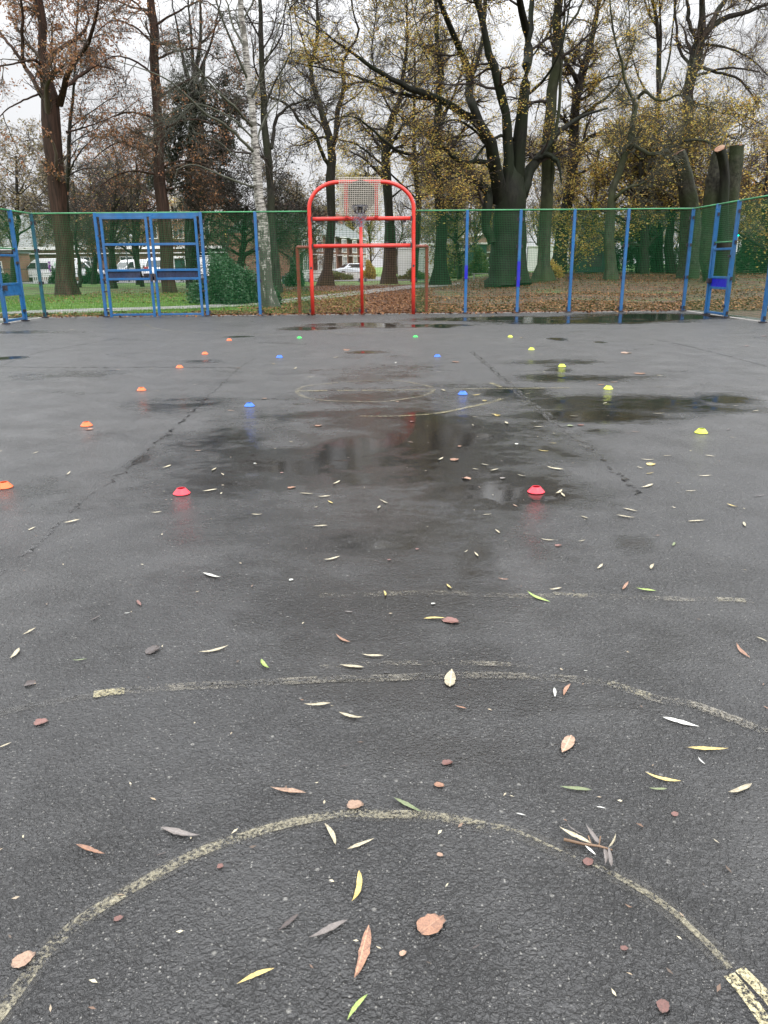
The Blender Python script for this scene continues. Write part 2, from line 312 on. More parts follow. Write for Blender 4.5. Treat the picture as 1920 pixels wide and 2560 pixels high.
# ================================================================== COURT
S = .90625
D = 24.47; H = 2.978
XS = [-9.80, -7.943, -4.842, -3.232, 3.076, 4.681, 6.295, 7.915, 9.865]
XL, XR = XS[0], XS[8]
def court():
    xs = np.arange(-10.6, 10.61, .1); ys = np.arange(-5, 24.62, .1); X, Y = np.meshgrid(xs, ys); nx, ny = len(xs), len(ys)
    wet = np.zeros(X.shape)
    spots = [  # px, py, rx px, ry px, strength: standing water, measured on the ground
        (560, 1120, 190, 62, .78), (880, 1120, 105, 38, 1.3), (1010, 1110, 150, 34, .85), (1055, 1052, 85, 30, 1.3), (1160, 1060, 80, 34, .95), (1120, 1120, 350, 80, .84), (1200, 1230, 330, 100, .78), (900, 1190, 480, 110, .84), (950, 1320, 480, 150, .80), (600, 1200, 280, 110, .70), (980, 1500, 480, 130, .62), (1000, 1080, 520, 80, .70), (1050, 1700, 380, 120, .45), (1350, 1120, 260, 50, .6),
        (1560, 1010, 340, 30, 1.0), (1480, 1040, 260, 22, .95), (1420, 945, 230, 14, .66), (1700, 1022, 260, 17, 1.0), (1300, 985, 120, 20, .9), (890, 812, 130, 6, 1.1), (1010, 815, 170, 5, 1.1), (980, 1000, 330, 40, .6), (950, 940, 160, 40, .45),
        (1250, 797, 280, 6, 1.05), (1480, 803, 350, 8, 1.05), (1640, 793, 230, 11, 1.25), (770, 821, 80, 5, 1.05), (1398, 848, 30, 5, 1.05), (1500, 856, 20, 3, .7), (915, 881, 65, 5, 1.15),
        (830, 820, 26, 4, 1.2), (1102, 817, 26, 4, 1.2), (20, 895, 45, 6, 1.1), (600, 842, 45, 3, .9), (1190, 1435, 70, 34, .92), (1190, 1390, 50, 80, .9), (1322, 1365, 30, 60, .85), (1590, 1358, 55, 26, .9),
        (440, 1008, 190, 24, .52), (420, 1165, 150, 45, .66), (480, 1170, 20, 16, 1.0), (1150, 1190, 260, 60, .6),  (770, 1600, 60, 110, .5),
        (1150, 1895, 330, 70, .42), (350, 1150, 16, 22, 1.1), (1360, 905, 160, 10, .5), (1620, 1680, 260, 120, .35), (1820, 1000, 110, 22, 1.0), (1500, 1080, 90, 12, .7), (520, 905, 80, 6, .4), (1400, 925, 40, 30, .5), (60, 1250, 200, 60, .3), (200, 940, 180, 16, .45), (60, 830, 120, 6, .5)]
    for px, py, rx, ry, st in spots:
        c = G(px, py); e = G(px+rx, py); n1 = G(px, py-ry); n2 = G(px, py+ry); ax = np.linalg.norm(e-c); ay = (n1[1]-n2[1])/2; cy = (n1[1]+n2[1])/2
        d = np.sqrt(((X-c[0])/ax)**2+((Y-cy)/ay)**2); wet = np.maximum(wet, st*(1-sm(.15, 1.45, d)))
    V = np.stack([X, Y, np.zeros_like(X)], -1).reshape(-1, 3); i, j = np.meshgrid(np.arange(ny-1), np.arange(nx-1), indexing='ij'); b = i*nx+j
    F = np.stack([b, b+1, b+nx+1, b+nx], -1).reshape(-1, 4); me = mesh_np('court', V, F)
    at = me.attributes.new('wet', 'FLOAT', 'POINT'); at.data.foreach_set('value', wet.ravel().astype(np.float32))
    m, nt, bs = newmat('wet asphalt'); v = objco(nt)
    a = nt.nodes.new('ShaderNodeAttribute'); a.attribute_name = 'wet'
    n1 = noise(nt, 1.2, 5, objco(nt, (.6, 1, 1)), .65, .4); n2 = noise(nt, 5.5, 4, v, .6)
    s = mth(nt, 'ADD', a.outputs['Fac'], mth(nt, 'MULTIPLY', mth(nt, 'SUBTRACT', n1, .5), 1.8)); s = mth(nt, 'ADD', s, mth(nt, 'MULTIPLY', mth(nt, 'SUBTRACT', n2, .5), .75))
    pud = fr(nt, s, .72, .88); film = fr(nt, s, .12, .64); big = noise(nt, .35, 3, v, .6); dry = mth(nt, 'SUBTRACT', 1.0, film)
    f1 = noise(nt, 58, 2, v, .55, 1.3); f2 = noise(nt, 170, 2, v, .5, .6); f3 = noise(nt, 14, 4, v, .6); f4 = noise(nt, 27, 3, v, .6, .8)
    g = mth(nt, 'ADD', mth(nt, 'MULTIPLY', fr(nt, f1, .34, .62), .6), mth(nt, 'MULTIPLY', f2, .5)); g = mth(nt, 'ADD', g, mth(nt, 'MULTIPLY', f3, .8)); g = mth(nt, 'ADD', g, mth(nt, 'MULTIPLY', fr(nt, f4, .3, .6), .28))
    vb = nt.nodes.new('ShaderNodeTexVoronoi'); vb.inputs['Scale'].default_value = 105; nt.links.new(v, vb.inputs['Vector']); g = mth(nt, 'ADD', g, mth(nt, 'MULTIPLY', vb.outputs['Distance'], -.45))
    st = mth(nt, 'MULTIPLY', mth(nt, 'MULTIPLY', fr(nt, film, 0, 1, 1, .12), mth(nt, 'SUBTRACT', 1.0, pud)), mth(nt, 'MULTIPLY', fr(nt, big, .35, .65, .5, 1.0), fr(nt, noise(nt, 2.2, 4, v, .6), .3, .65, .6, 1.15))); st = mth(nt, 'ADD', mth(nt, 'MULTIPLY', st, 1.3), .012)
    nrm = bump(nt, g, st, .013, bs)
    def specks(sc_, thr, r_):
        vo = nt.nodes.new('ShaderNodeTexVoronoi'); vo.inputs['Scale'].default_value = sc_; nt.links.new(v, vo.inputs['Vector'])
        vr = nt.nodes.new('ShaderNodeSeparateColor'); nt.links.new(vo.outputs['Color'], vr.inputs[0]); return mth(nt, 'MULTIPLY', mth(nt, 'GREATER_THAN', vr.outputs[0], thr), fr(nt, vo.outputs['Distance'], r_, r_+.1, 1, 0))
    spk = mth(nt, 'ADD', mth(nt, 'ADD', specks(90, .88, .18), specks(190, .90, .22)), mth(nt, 'MULTIPLY', specks(28, .93, .10), .8))
    n5 = noise(nt, 3.5, 5, v, .7)
    col = mixc(nt, fr(nt, n5, .3, .7), (.010, .010, .010), (.020, .0197, .0192)); col = mixc(nt, fr(nt, f1, .42, .56, 0, .6), col, (.016, .016, .016))
    col = mixc(nt, fr(nt, big, .45, .62, 0, .35), col, (.075, .074, .071))
    col = mixc(nt, mth(nt, 'MULTIPLY', spk, .5), col, (.32, .31, .28))
    col = mixc(nt, mth(nt, 'MULTIPLY', film, .62), col, (.010, .009, .008))
    nt.links.new(col, bs.inputs['Base Color']); bs.inputs['IOR'].default_value = 1.5
    nt.links.new(fr(nt, film, 0, 1, .74, .18), bs.inputs['Specular IOR Level'])
    rg = mth(nt, 'MULTIPLY', fr(nt, film, 0, 1, .42, .10), fr(nt, pud, 0, 1, 1, .12)); nt.links.new(rg, bs.inputs['Roughness']); me.materials.append(m)
    return tag(link('court', me), 'wet dark asphalt ball court with puddles', kind='structure')
court()
def strip(name, pxs, width, mat, z=.004, n=60, label=None, world=None, jag=0):
    pts = [G(*p) if world is None else np.array([*p, 0.]) for p in pxs]; p, _ = resample(pts, [1]*len(pts), n)
    if jag: p[:, :2] += rng.normal(size=(n, 2))*jag
    t = np.gradient(p, axis=0); t[:, 2] = 0; t /= np.linalg.norm(t, axis=1, keepdims=True); nn = np.stack([-t[:, 1], t[:, 0], 0*t[:, 0]], 1)
    wd = (width if np.ndim(width) == 0 else np.interp(np.linspace(0, 1, n), np.linspace(0, 1, len(width)), width))
    wd = np.asarray(wd)*np.ones(n); a = p+nn*wd[:, None]/2; b = p-nn*wd[:, None]/2; a[:, 2] = b[:, 2] = z
    V = np.stack([a, b], 1).reshape(-1, 3); i = np.arange(n-1)*2; F = np.stack([i+1, i+3, i+2, i], -1)
    return tag(link(name, mesh_np(name, V, F, mat)), label, kind='structure')
def wornpaint(name, c, lo, hi, gscale=5.5):
    m, nt, b = newmat(name); v = objco(nt); a = noise(nt, 62, 2, v, .55, 1.1); g = noise(nt, gscale, 4, v, .6); f = noise(nt, 130, 3, v, .7)
    s = mth(nt, 'ADD', mth(nt, 'MULTIPLY', a, .8), mth(nt, 'MULTIPLY', mth(nt, 'SUBTRACT', g, .5), .9)); s = mth(nt, 'ADD', s, mth(nt, 'MULTIPLY', mth(nt, 'SUBTRACT', f, .45), 1.1))
    al = fr(nt, s, lo, hi); col = mixc(nt, g, c, tuple(x*.6 for x in c)); nt.links.new(col, b.inputs['Base Color']); b.inputs['Roughness'].default_value = .3
    nt.links.new(al, b.inputs['Alpha']); bump(nt, a, .4, .004, b); return m
M['ln_worn'] = wornpaint('worn cream line paint', (.35, .315, .21), .34, .92)
M['ln_faint'] = wornpaint('nearly gone line paint', (.27, .245, .19), .45, 1.0)
M['ln_ghost'] = wornpaint('ghost of a line', (.085, .08, .068), .30, 1.2)
M['ln_yellow'] = wornpaint('thick yellow line paint', (.50, .44, .25), .20, .50)
M['ln_mid'] = wornpaint('half worn yellow line', (.34, .30, .17), .32, .72)
def crackmat(name, c, lo, hi, rg=.18):
    m, nt, b = newmat(name); v = objco(nt); a = noise(nt, 9, 5, v, .7, .5); al = fr(nt, a, lo, hi); b.inputs['Base Color'].default_value = (*c, 1); b.inputs['Roughness'].default_value = rg
    nt.links.new(al, b.inputs['Alpha']); return m
M['crack'] = crackmat('wet crack', (.012, .011, .010), .46, .60)
M['seam'] = crackmat('tar seam', (.026, .025, .024), .42, .75, .3)
M['seam_pale'] = crackmat('pale worn seam', (.075, .074, .070), .40, .80, .42)
arc = [(12, 2522), (81, 2429), (139, 2360), (214, 2296), (347, 2215), (498, 2134), (677, 2073), (810, 2044), (885, 2036), (955, 2039), (1076, 2042), (1215, 2068), (1284, 2079), (1423, 2140), (1516, 2180), (1654, 2261), (1759, 2354), (1799, 2395), (1826, 2425)]
strip('painted_arc', [(-50, 2600)]+arc, .055, M['ln_ghost'], .003, 120, 'wide worn cream arc painted across the foreground asphalt')
strip('painted_arc', [(-50, 2600)]+arc[:12], .033, M['ln_worn'], .005, 120); strip('painted_arc', arc[11:], [.026, .012, .006, .016, .020, .016, .020], M['ln_worn'], .005, 70)
strip('painted_line', [(1822, 2442), (1870, 2500), (1925, 2580)], .028, M['ln_yellow'], .007, 30, 'thick flaking yellow double stroke in the near right corner')
strip('painted_line', [(1848, 2428), (1900, 2480), (1960, 2550)], .026, M['ln_yellow'], .0075, 30)
l2 = [(567, 1714), (700, 1706), (829, 1699), (960, 1697), (1082, 1691), (1250, 1690), (1365, 1696), (1423, 1699), (1521, 1711), (1597, 1734), (1654, 1751), (1730, 1763), (1828, 1798), (1920, 1832), (1990, 1862)]
strip('painted_line', [(-20, 1790), (100, 1762), (234, 1741)], .04, M['ln_ghost'], .004, 20); strip('painted_line', l2, .045, M['ln_ghost'], .0036, 90)
strip('painted_line', [(234, 1739), (270, 1734), (312, 1729)], .047, M['ln_mid'], .0055, 20)
strip('painted_line', [(312, 1728), (400, 1722), (480, 1717), (567, 1714)], .05, M['ln_faint'], .004, 30)
strip('painted_line', l2, .05, M['ln_faint'], .004, 90, 'faded broken cream line across the middle of the near court')
strip('painted_line', [(1518, 1708), (1560, 1722), (1597, 1734), (1630, 1743)], .036, M['ln_worn'], .006, 20)
strip('painted_line', [(1725, 1761), (1770, 1775), (1828, 1798), (1900, 1825)], .036, M['ln_faint'], .006, 20)
strip('painted_line', [(799, 1670), (880, 1664), (960, 1660), (1163, 1659), (1249, 1662), (1330, 1668)], .035, M['ln_faint'], .004, 40)
strip('painted_line', [(800, 1490), (900, 1488), (1093, 1483), (1280, 1491), (1469, 1491), (1640, 1497), (1880, 1503)], .05, M['ln_faint'], .004, 80, 'broken pale cross line beyond the near lines')
strip('painted_line', [(1382, 1486), (1469, 1491)], .03, M['ln_worn'], .006, 10)
strip('painted_line', [(1793, 1500), (1863, 1503)], .04, M['ln_worn'], .006, 10)
strip('painted_line', [(0, 982.5), (110, 984)], .05, M['ln_faint'], .004, 10); strip('painted_line', [(520, 979), (640, 978), (742, 978)], .05, M['ln_faint'], .004, 20)
strip('painted_line', [(742, 978), (780, 977.6), (818, 977)], .06, M['ln_mid'], .004, 10, 'faded yellow halfway line through the far circle')
strip('painted_line', [(843, 977), (880, 976.8), (897, 976.6)], .06, M['ln_mid'], .004, 10); strip('painted_line', [(905, 976.5), (960, 976), (1084, 974.5)], .06, M['ln_mid'], .004, 20)
strip('painted_line', [(1136, 973), (1280, 971.5), (1423, 970)], .055, M['ln_mid'], .004, 20); strip('painted_line', [(1423, 970), (1600, 968), (1776, 966), (1920, 964)], .05, M['ln_faint'], .004, 30)
strip('painted_circle', [(742, 978), (752, 970), (775, 964.5), (810, 960.6), (868, 955), (960, 951), (1000, 953), (1047, 960.6), (1076, 968), (1084, 975), (1075, 984), (1050, 992), (1018, 997), (960, 1004.5), (880, 1004.5), (810, 1001.6), (764, 994), (745, 984), (742, 978)], .05, M['ln_worn'], .005, 90, 'worn pale centre circle on the far half of the court')
strip('painted_arc', [(900, 1041), (995, 1041), (1099, 1033), (1180, 1017), (1230, 1006), (1255, 997)], [.02, .05, .055, .06, .06, .06], M['ln_mid'], .005, 50, 'pale arc bending right of the centre circle')
strip('painted_line', [(1226, 958), (1240, 963), (1252, 969)], .05, M['ln_mid'], .005, 8)
strip('painted_arc', [(366, 811), (372, 817), (390, 822), (428, 828), (480, 832), (560, 834), (680, 837)], .06, M['ln_worn'], .005, 40)
strip('painted_arc', [(1154, 790), (1120, 800), (1080, 812), (1040, 822), (1010, 829), (930, 834), (860, 834), (800, 828), (780, 822)], .06, M['ln_worn'], .005, 40, 'faint goal area curve in front of the red goal')
strip('painted_line', [(1104, 788), (1116, 794)], .06, M['ln_worn'], .005, 8); strip('painted_line', [(1140, 838), (1160, 838)], .06, M['ln_mid'], .005, 8)
lc = [(640, 895), (596, 922), (560, 957), (515, 997), (463, 1046), (405, 1095), (370, 1127), (324, 1168), (278, 1205), (208, 1252), (160, 1298), (116, 1340), (75, 1375), (23, 1419), (-30, 1462)]
strip('asphalt_crack', lc, .02, M['seam'], .0035, 160, jag=.012); strip('asphalt_crack', lc[3:9], [.008, .018, .03, .018, .006], M['crack'], .0045, 90, 'long dark wet crack running up the left of the court', jag=.02)
strip('asphalt_crack', lc[9:], .02, M['crack'], .0045, 60, jag=.015)
rc = [(1180, 880), (1226, 919), (1272, 959), (1319, 1003), (1377, 1046), (1423, 1087), (1475, 1121)]
strip('asphalt_seam', rc, .10, M['seam_pale'], .0035, 80, 'pale rough seam running up the right of the court', jag=.01); strip('asphalt_crack', rc, .016, M['crack'], .0045, 90, jag=.03)
strip('asphalt_crack', [(1475, 1121), (1520, 1165), (1562, 1202), (1597, 1238)], .025, M['crack'], .0045, 60, jag=.02)
strip('asphalt_crack', [(1640, 850), (1712, 864), (1805, 887), (1940, 922)], .07, M['seam'], .0035, 60, jag=.01)
strip('asphalt_crack', [(0, 916), (60, 893), (110, 878), (174, 867), (301, 844)], .05, M['seam'], .0035, 60, jag=.01)
strip('asphalt_seam', [(-20, 917), (200, 919), (400, 918), (600, 920)], .12, M['seam'], .0035, 60, jag=.015)
strip('asphalt_crack', [(0, 1783), (100, 1762), (174, 1746), (231, 1730), (350, 1722), (480, 1716), (620, 1709), (700, 1704), (829, 1699), (960, 1696), (1080, 1688)], .007, M['crack'], .0048, 160, 'thin jagged crack along the near cream line', jag=.006)
strip('asphalt_crack', [(990, 1683), (960, 1682)], .01, M['crack'], .0048, 10)
# concrete edging
e = MB(); e.box((0, D+.13, -.02), (XR-XL+1.2, .12, .06)); e.box((XL-.15, D-10, -.02), (.1, 20, .06)); e.box((XR+.15, D-10, -.02), (.1, 20, .06))
tag(e.build('court_edging', M['concrete']), 'pale concrete edging along the foot of the fence', kind='structure')
# ================================================================== FENCE
def weld(O, u, Ln, z0, z1, sp=.05, t=.0047, spz=None):
    u = np.array(u, float); O = np.array(O, float); zz = np.array([0, 0, 1.]); out = []; spz = spz or sp
    nx = max(1, int(Ln/sp)); xs = (np.arange(nx)+.5)*Ln/nx; P = np.stack([O+np.outer(xs, u)+zz*z0, O+np.outer(xs, u)+zz*z1], 1); out.append(tubes(P, np.full((nx, 2), t/2*1.2), 4))
    nv = np.cross(u, zz)*.004; nz_ = max(1, int((z1-z0)/spz)); zs = z0+(np.arange(nz_)+.5)*(z1-z0)/nz_
    P = np.stack([O+nv+np.outer(zs, zz), O+nv+u*Ln+np.outer(zs, zz)], 1); out.append(tubes(P, np.full((nz_, 2), t/2*1.2), 4)); return cat_meshes(out)
def wire(name, O, u, Ln, z0, z1, root, mat=None, **k):
    V, F = weld(O, u, Ln, z0, z1, **k); return link(name, mesh_np(name, V, F, mat or M['wire']), root)
def post(x, y, root, mat, h=H, w=.085, brackets=((-1, 0), (1, 0)), label=None):
    m = MB(); m.box((x, y, h/2+.01), (w, w, h)); p = m.build('post', mat, root, bevel=.006)
    if label: p['label'] = label
    b = MB(); b.box((x, y, .02), (w+.08, w+.06, .03)); b.build('base_plate', M['bracket'], p)
    for z in (.12, 1.02, 1.95, 2.72):
        for dx, dy in brackets: MB().box((x+dx*(w/2+.025), y+dy*(w/2+.025)+(.02 if dy == 0 else 0), z), (.05 if dx else .04, .05 if dy else .03, .09)).build('bracket', M['bracket'], p)
    return p
FY = D+.03
far = empty('mesh_fence', (0, 0, 0), 'long green wire mesh fence with blue posts behind the red goal', 'fence')
bays = [(0, 1), (2, 3), (3, 'a'), ('b', 4), (4, 5), (5, 6), (6, 7), (7, 8)]
GL, GR = W(782.4, 789.2, D)[0], W(1033.2, 786.9, D)[0]      # goal uprights
QL, QR = W(750.4, 786, D+.6)[0], W(1065.5, 785, D+.6)[0]
xv = lambda k: GL if k == 'a' else GR if k == 'b' else XS[k]
for a, b in bays:
    x0, x1 = xv(a), xv(b); wire('mesh_panel', (x0, FY, 0), (1, 0, 0), x1-x0, .05, H-.05, far)
    MB().tube([(x0, D, H), (x1, D, H)], .024, 8).build('top_rail', M['green'], far, True)
MB().tube([(XS[1], D, H), (XS[2], D, H)], .024, 8).build('top_rail', M['green'], far, True)
for i, x in enumerate(XS):
    if i == 0 or i == 8: continue
    p = post(x, D, far, M['blue'])
    if i in (4, 5):
        z0, z1 = ((1.02, 1.42) if i == 4 else (.78, 1.52)); q = MB(); q.box((x, D-.002, (z0+z1)/2), (.091, .091, z1-z0)); o = q.build('paint_patch', M['royal'], p); o['label'] = 'fresh royal blue patch on the post'
for sx, xx, lab in ((-1, XL, 'left side green wire mesh fence running towards the camera'), (1, XR, 'right side green wire mesh fence running towards the camera')):
    r = empty('mesh_fence', (xx, D, 0), lab, 'fence'); r.location = (0, 0, 0)
    gy0, gy1 = (23.03, 21.77) if sx < 0 else (22.76, 21.50)
    ys = [D, gy0, gy1, gy1-2.08, gy1-4.16, gy1-6.24, gy1-8.3]
    post(xx, D, r, M['bluegreen'] if sx < 0 else M['blue'], brackets=((0, -1), (-sx, 0)))
    for k, (ya, yb) in enumerate(zip(ys[:-1], ys[1:])):
        if k != 1: wire('mesh_panel', (xx+sx*.03, yb, 0), (0, 1, 0), ya-yb, .05, H-.05, r)
        else: wire('mesh_panel', (xx+sx*.03, yb, 0), (0, 1, 0), ya-yb, 2.0, H-.05, r); MB().tube([(xx, ya, 1.97), (xx, yb, 1.97)], .02, 8).build('transom_rail', M['green'], r, True)
        MB().tube([(xx, ya, H), (xx, yb, H)], .024, 8).build('top_rail', M['green'], r, True)
        post(xx, yb, r, M['blue'], brackets=((0, 1), (0, -1)))
    post(xx, gy0, r, M['blue'], brackets=((0, 1),), w=.1)
    # pedestrian gate
    g = empty('pedestrian_gate', (xx, gy0, 0), ('narrow blue gate with a faded blue centre plate in the left fence' if sx < 0 else 'narrow blue gate with a bright royal blue centre plate in the right fence'), 'gate')
    Y0, Y1 = gy0-.09, gy1+.09; f = MB(); q = lambda y, z: (0, y-gy0, z)
    t = .06
    for y in (Y0, Y1): f.box(q(y, .94), (t, t, 1.76))
    for z in (.085, 1.04, .76, 1.79): f.box(q((Y0+Y1)/2, z), (t*.9, Y0-Y1-t, .06))
    f.build('gate_frame', M['blue'], g, bevel=.006)
    f = MB(); f.box(q((Y0+Y1)/2, .90), (.03, Y0-Y1-t, .24)); f.build('centre_plate', M['blue'] if sx < 0 else M['royal'], g)
    wire('mesh_panel', (sx*.02, Y1-gy0, 0), (0, 1, 0), Y0-Y1, 1.06, 1.77, g); wire('mesh_panel', (sx*.02, Y1-gy0, 0), (0, 1, 0), Y0-Y1, .1, .74, g)
    f = MB(); yy = Y0 if sx > 0 else Y1
    f.box((-sx*.06, yy-gy0, .95), (.10, .16, .12)); f.box((-sx*.125, yy-gy0-.03, .9), (.03, .1, .05)); f.build('latch', M['bracket'], g)
    for z in (.3, 1.6): MB().box((-sx*.05, (Y1 if sx > 0 else Y0)-gy0, z), (.05, .12, .06)).build('hinge', M['bracket'], g)
# blue double gate
gx0, gx1 = XS[1], XS[2]
g = empty('double_gate', ((gx0+gx1)/2, D, 0), 'tall blue double vehicle gate of two mesh leaves in the far fence', 'gate'); gc = (gx0+gx1)/2
m = MB(); m.box((0, 0, H-.06), (gx1-gx0-.09, .09, .10)); m.build('head_beam', M['blue'], g, bevel=.006)
zt = lambda py: float(W(450, py, D)[2])
z_top, z_a, z_b, z_c, z_bot = zt(543.5), zt(610), zt(674.5), zt(696.5), zt(787)
mid = W(393.5, 787, D)[0]-gc
for sx, xa, xb in ((-1, gx0-gc+.13, mid-.035), (1, mid+.035, gx1-gc-.12)):
    leafo = MB(); t = .075
    leafo.box(((xa+t/2), -.02, (z_top+z_bot)/2), (t, .06, z_top-z_bot+.1)); leafo.box(((xb-t/2), -.02, (z_top+z_bot)/2), (t, .06, z_top-z_bot+.1))
    for z, h in ((z_top, .075), (z_a, .07), (z_b, .07), (z_c, .07), (max(.07, z_bot), .06)): leafo.box(((xa+xb)/2, -.02, z), (xb-xa-2*t+.002, .055, h))
    lo = leafo.build('gate_leaf', M['blue'], g, bevel=.005)
    for z0, z1 in ((z_a, z_top), (z_b, z_a), (.1, z_c)): wire('mesh_panel', (xa, 0.02, 0), (1, 0, 0), xb-xa, z0, z1, lo)
    pl = MB(); x1 = xb-t-(.30 if sx < 0 else 0); pl.box(((xa+t+x1)/2, .0, (z_b+z_c)/2), (x1-xa-t, .02, z_b-z_c-.07))
    if sx < 0: pl.box((x1, -.01, (z_b+z_c)/2), (.02, .05, z_b-z_c-.07))
    pl.build('letterbox_plate', M['navy'], lo)
    h_ = MB(); xh = xa if sx < 0 else xb
    for z in (.22, .75, 1.1, 2.35): MB().box((xh+sx*.05, -.02, z), (.11, .05, .04)).build('hinge', M['bracket'], lo)
    h_.box((xb-.02 if sx < 0 else xa+.02, -.06, 1.15), (.05, .05, .22)); h_.build('bolt', M['bracket'], lo)
# ================================================================== RED GOAL WITH HOOP
def goal():
    g = empty('basketball_goal', ((GL+GR)/2, D, 0), 'red tubular goal frame with arched top and basketball board', 'goal'); c = (GL+GR)/2; r = .058
    zz = lambda py, px=905: float(W(px, py, D)[2]); za = zz(455); hw = (GR-GL)/2; zs = zz(522); xl = W(846, 455, D)[0]-c; xr = W(954, 455, D)[0]-c
    P = [(-hw, 0, -.05), (-hw, 0, 1), (-hw, 0, zs)]
    for k in range(1, 13): a = math.pi/2*k/12; P.append((-hw+(xl+hw)*(1-math.cos(a)), 0, zs+(za-zs)*math.sin(a)))
    for k in range(0, 12): a = math.pi/2*k/12; P.append((hw-(hw-xr)*(1-math.sin(a)) if 0 else xr+(hw-xr)*math.sin(a), 0, zs+(za-zs)*math.cos(a)))
    P += [(hw, 0, zs), (hw, 0, 1), (hw, 0, -.05)]
    MB().tube(P, r, 14).build('arch_frame', M['red'], g, True)
    zu, zl = zz(546.7), zz(614.6)
    for nm, z in (('upper_crossbar', zu), ('lower_crossbar', zl)):
        MB().tube([(-hw+.06, 0, z), (-.1, 0, z+.004), (hw-.06, 0, z)], r*.98, 12).build(nm, M['red'], g, True)
    bx_ = []
    for z in (zu, zl):
        for x in (-hw+.07, hw-.07): bx_.append(((x, 0, z), (.04, .13, .13)))
    for x in (-.75, .75, -1.28, 1.28): bx_.append(((x, .03, zu-.08), (.09, .05, .06))); bx_.append(((x, .03, zl+.08), (.09, .05, .06)))
    for z in (.12, 1.02): bx_.append(((-.09, .02, z), (.07, .04, .1))); bx_.append(((.09, .02, z), (.07, .04, .1))); bx_.append(((-hw-.08, .02, z), (.05, .04, .1))); bx_.append(((hw+.08, .02, z), (.05, .04, .1)))
    pass
    for q_ in bx_: MB().box(q_[0], q_[1]).build('bracket', M['bracket'], g)
    for sx, z in ((-1, 1.38), (1, 1.42)): MB().tube([(sx*hw, -.065, z), (sx*hw, -.05, z)], .035, 10).build('bolt', M['bracket'], g)
    xc = W(905, 700, D)[0]-c; m = MB(); m.tube([(xc-.01, .02, -.02), (xc-.01, .02, zu)], .05, 12); m.build('centre_post', M['red'], g, True)
    wire('mesh_panel', (-hw, .06, 0), (1, 0, 0), 2*hw, .05, zl-.04, g, M['redwire']); wire('mesh_panel', (-hw, .06, 0), (1, 0, 0), 2*hw, zl+.04, zu-.04, g, sp=.1, spz=.05)
    # recessed side returns
    for sx, xq in ((-1, QL-c), (1, QR-c)):
        m = MB(); hq = zz(617.5)+.02; m.box((xq, .6, hq/2), (.105, .105, hq)); o = m.build('side_post', M['darkred'], g, bevel=.006)
        m = MB(); m.tube([(xq, .58, hq), (sx*hw, .05, hq-.02)], .05, 8); m.build('side_rail', M['darkred'], o, True)
        L_ = math.hypot(xq-sx*hw, .55); u = np.array([(xq-sx*hw)/L_, .55/L_, 0]); wire('mesh_panel', (sx*hw, .05, 0), u, L_, .05, hq-.03, o)
    # board
    x0 = W(847.5, 500, D)[0]-c; x1 = W(952, 500, D)[0]-c; z1 = zz(443); z0 = zz(540); V, F = weld((x0, -.12, 0), (1, 0, 0), x1-x0, z0, z1, sp=.052, t=.0135)
    bo = link('backboard', mesh_np('backboard', V, F, M['cream']), g)
    xa = (x0+x1)/2; m = MB()
    for x in (W(865.5, 500, D)[0]-c, W(940.5, 500, D)[0]-c): m.box((x, -.08, (zu+za)/2+.02), (.11, .05, za-zu))
    m.build('board_support', M['red'], bo, bevel=.005)
    m = MB(); cx = W(901.5, 492, D)[0]-c; cz = zz(491); rr = .44
    m.tube([(cx, -.06, cz), (cx, -.045, cz)], rr, 40); m.build('target_disc', M['disc'], bo)
    m = MB(); rx = W(900, 517, D)[0]-c; rz = zz(517); R0 = .235; ring = [(rx+R0*math.cos(a), -.42+R0*math.sin(a), rz) for a in np.linspace(0, 2*math.pi, 33)]
    m.tube(ring, .013, 8, cap=False)
    for k in range(10):
        a = 2*math.pi*k/10; m.tube([(rx+R0*math.cos(a), -.42+R0*math.sin(a), rz), (rx+.13*math.cos(a), -.42+.13*math.sin(a), rz-.2)], .012, 6)
    ring = [(rx+.13*math.cos(a), -.42+.13*math.sin(a), rz-.2) for a in np.linspace(0, 2*math.pi, 25)]; m.tube(ring, .010, 6, cap=False)
    m.box((rx, -.15, rz), (.14, .12, .05)); m.tube([(rx-.05, -.12, rz-.01), (rx-.1, -.4, rz-.2)], .015, 6); m.tube([(rx+.05, -.12, rz-.01), (rx+.1, -.4, rz-.2)], .015, 6)
    ho = m.build('hoop', M['steel'], g, True)
    P = []; n = 26; a0 = rng.random(n)*6.28; 
    for i in range(n):
        r1 = .13+.12*rng.random(); a = a0[i]; pts = [(rx+.13*math.cos(a), -.42+.13*math.sin(a), rz-.2)]
        for k in range(1, 6): a += rng.normal()*.7; q = .13+.06*math.sin(k)+.05*rng.normal(); pts.append((rx+q*math.cos(a), -.42+q*math.sin(a), rz-.2-.075*k))
        P.append(pts)
    V, F = tubes(np.array(P), np.full((n, 6), .005), 4); link('net', mesh_np('net', V, F, M['chain']), ho)
goal()
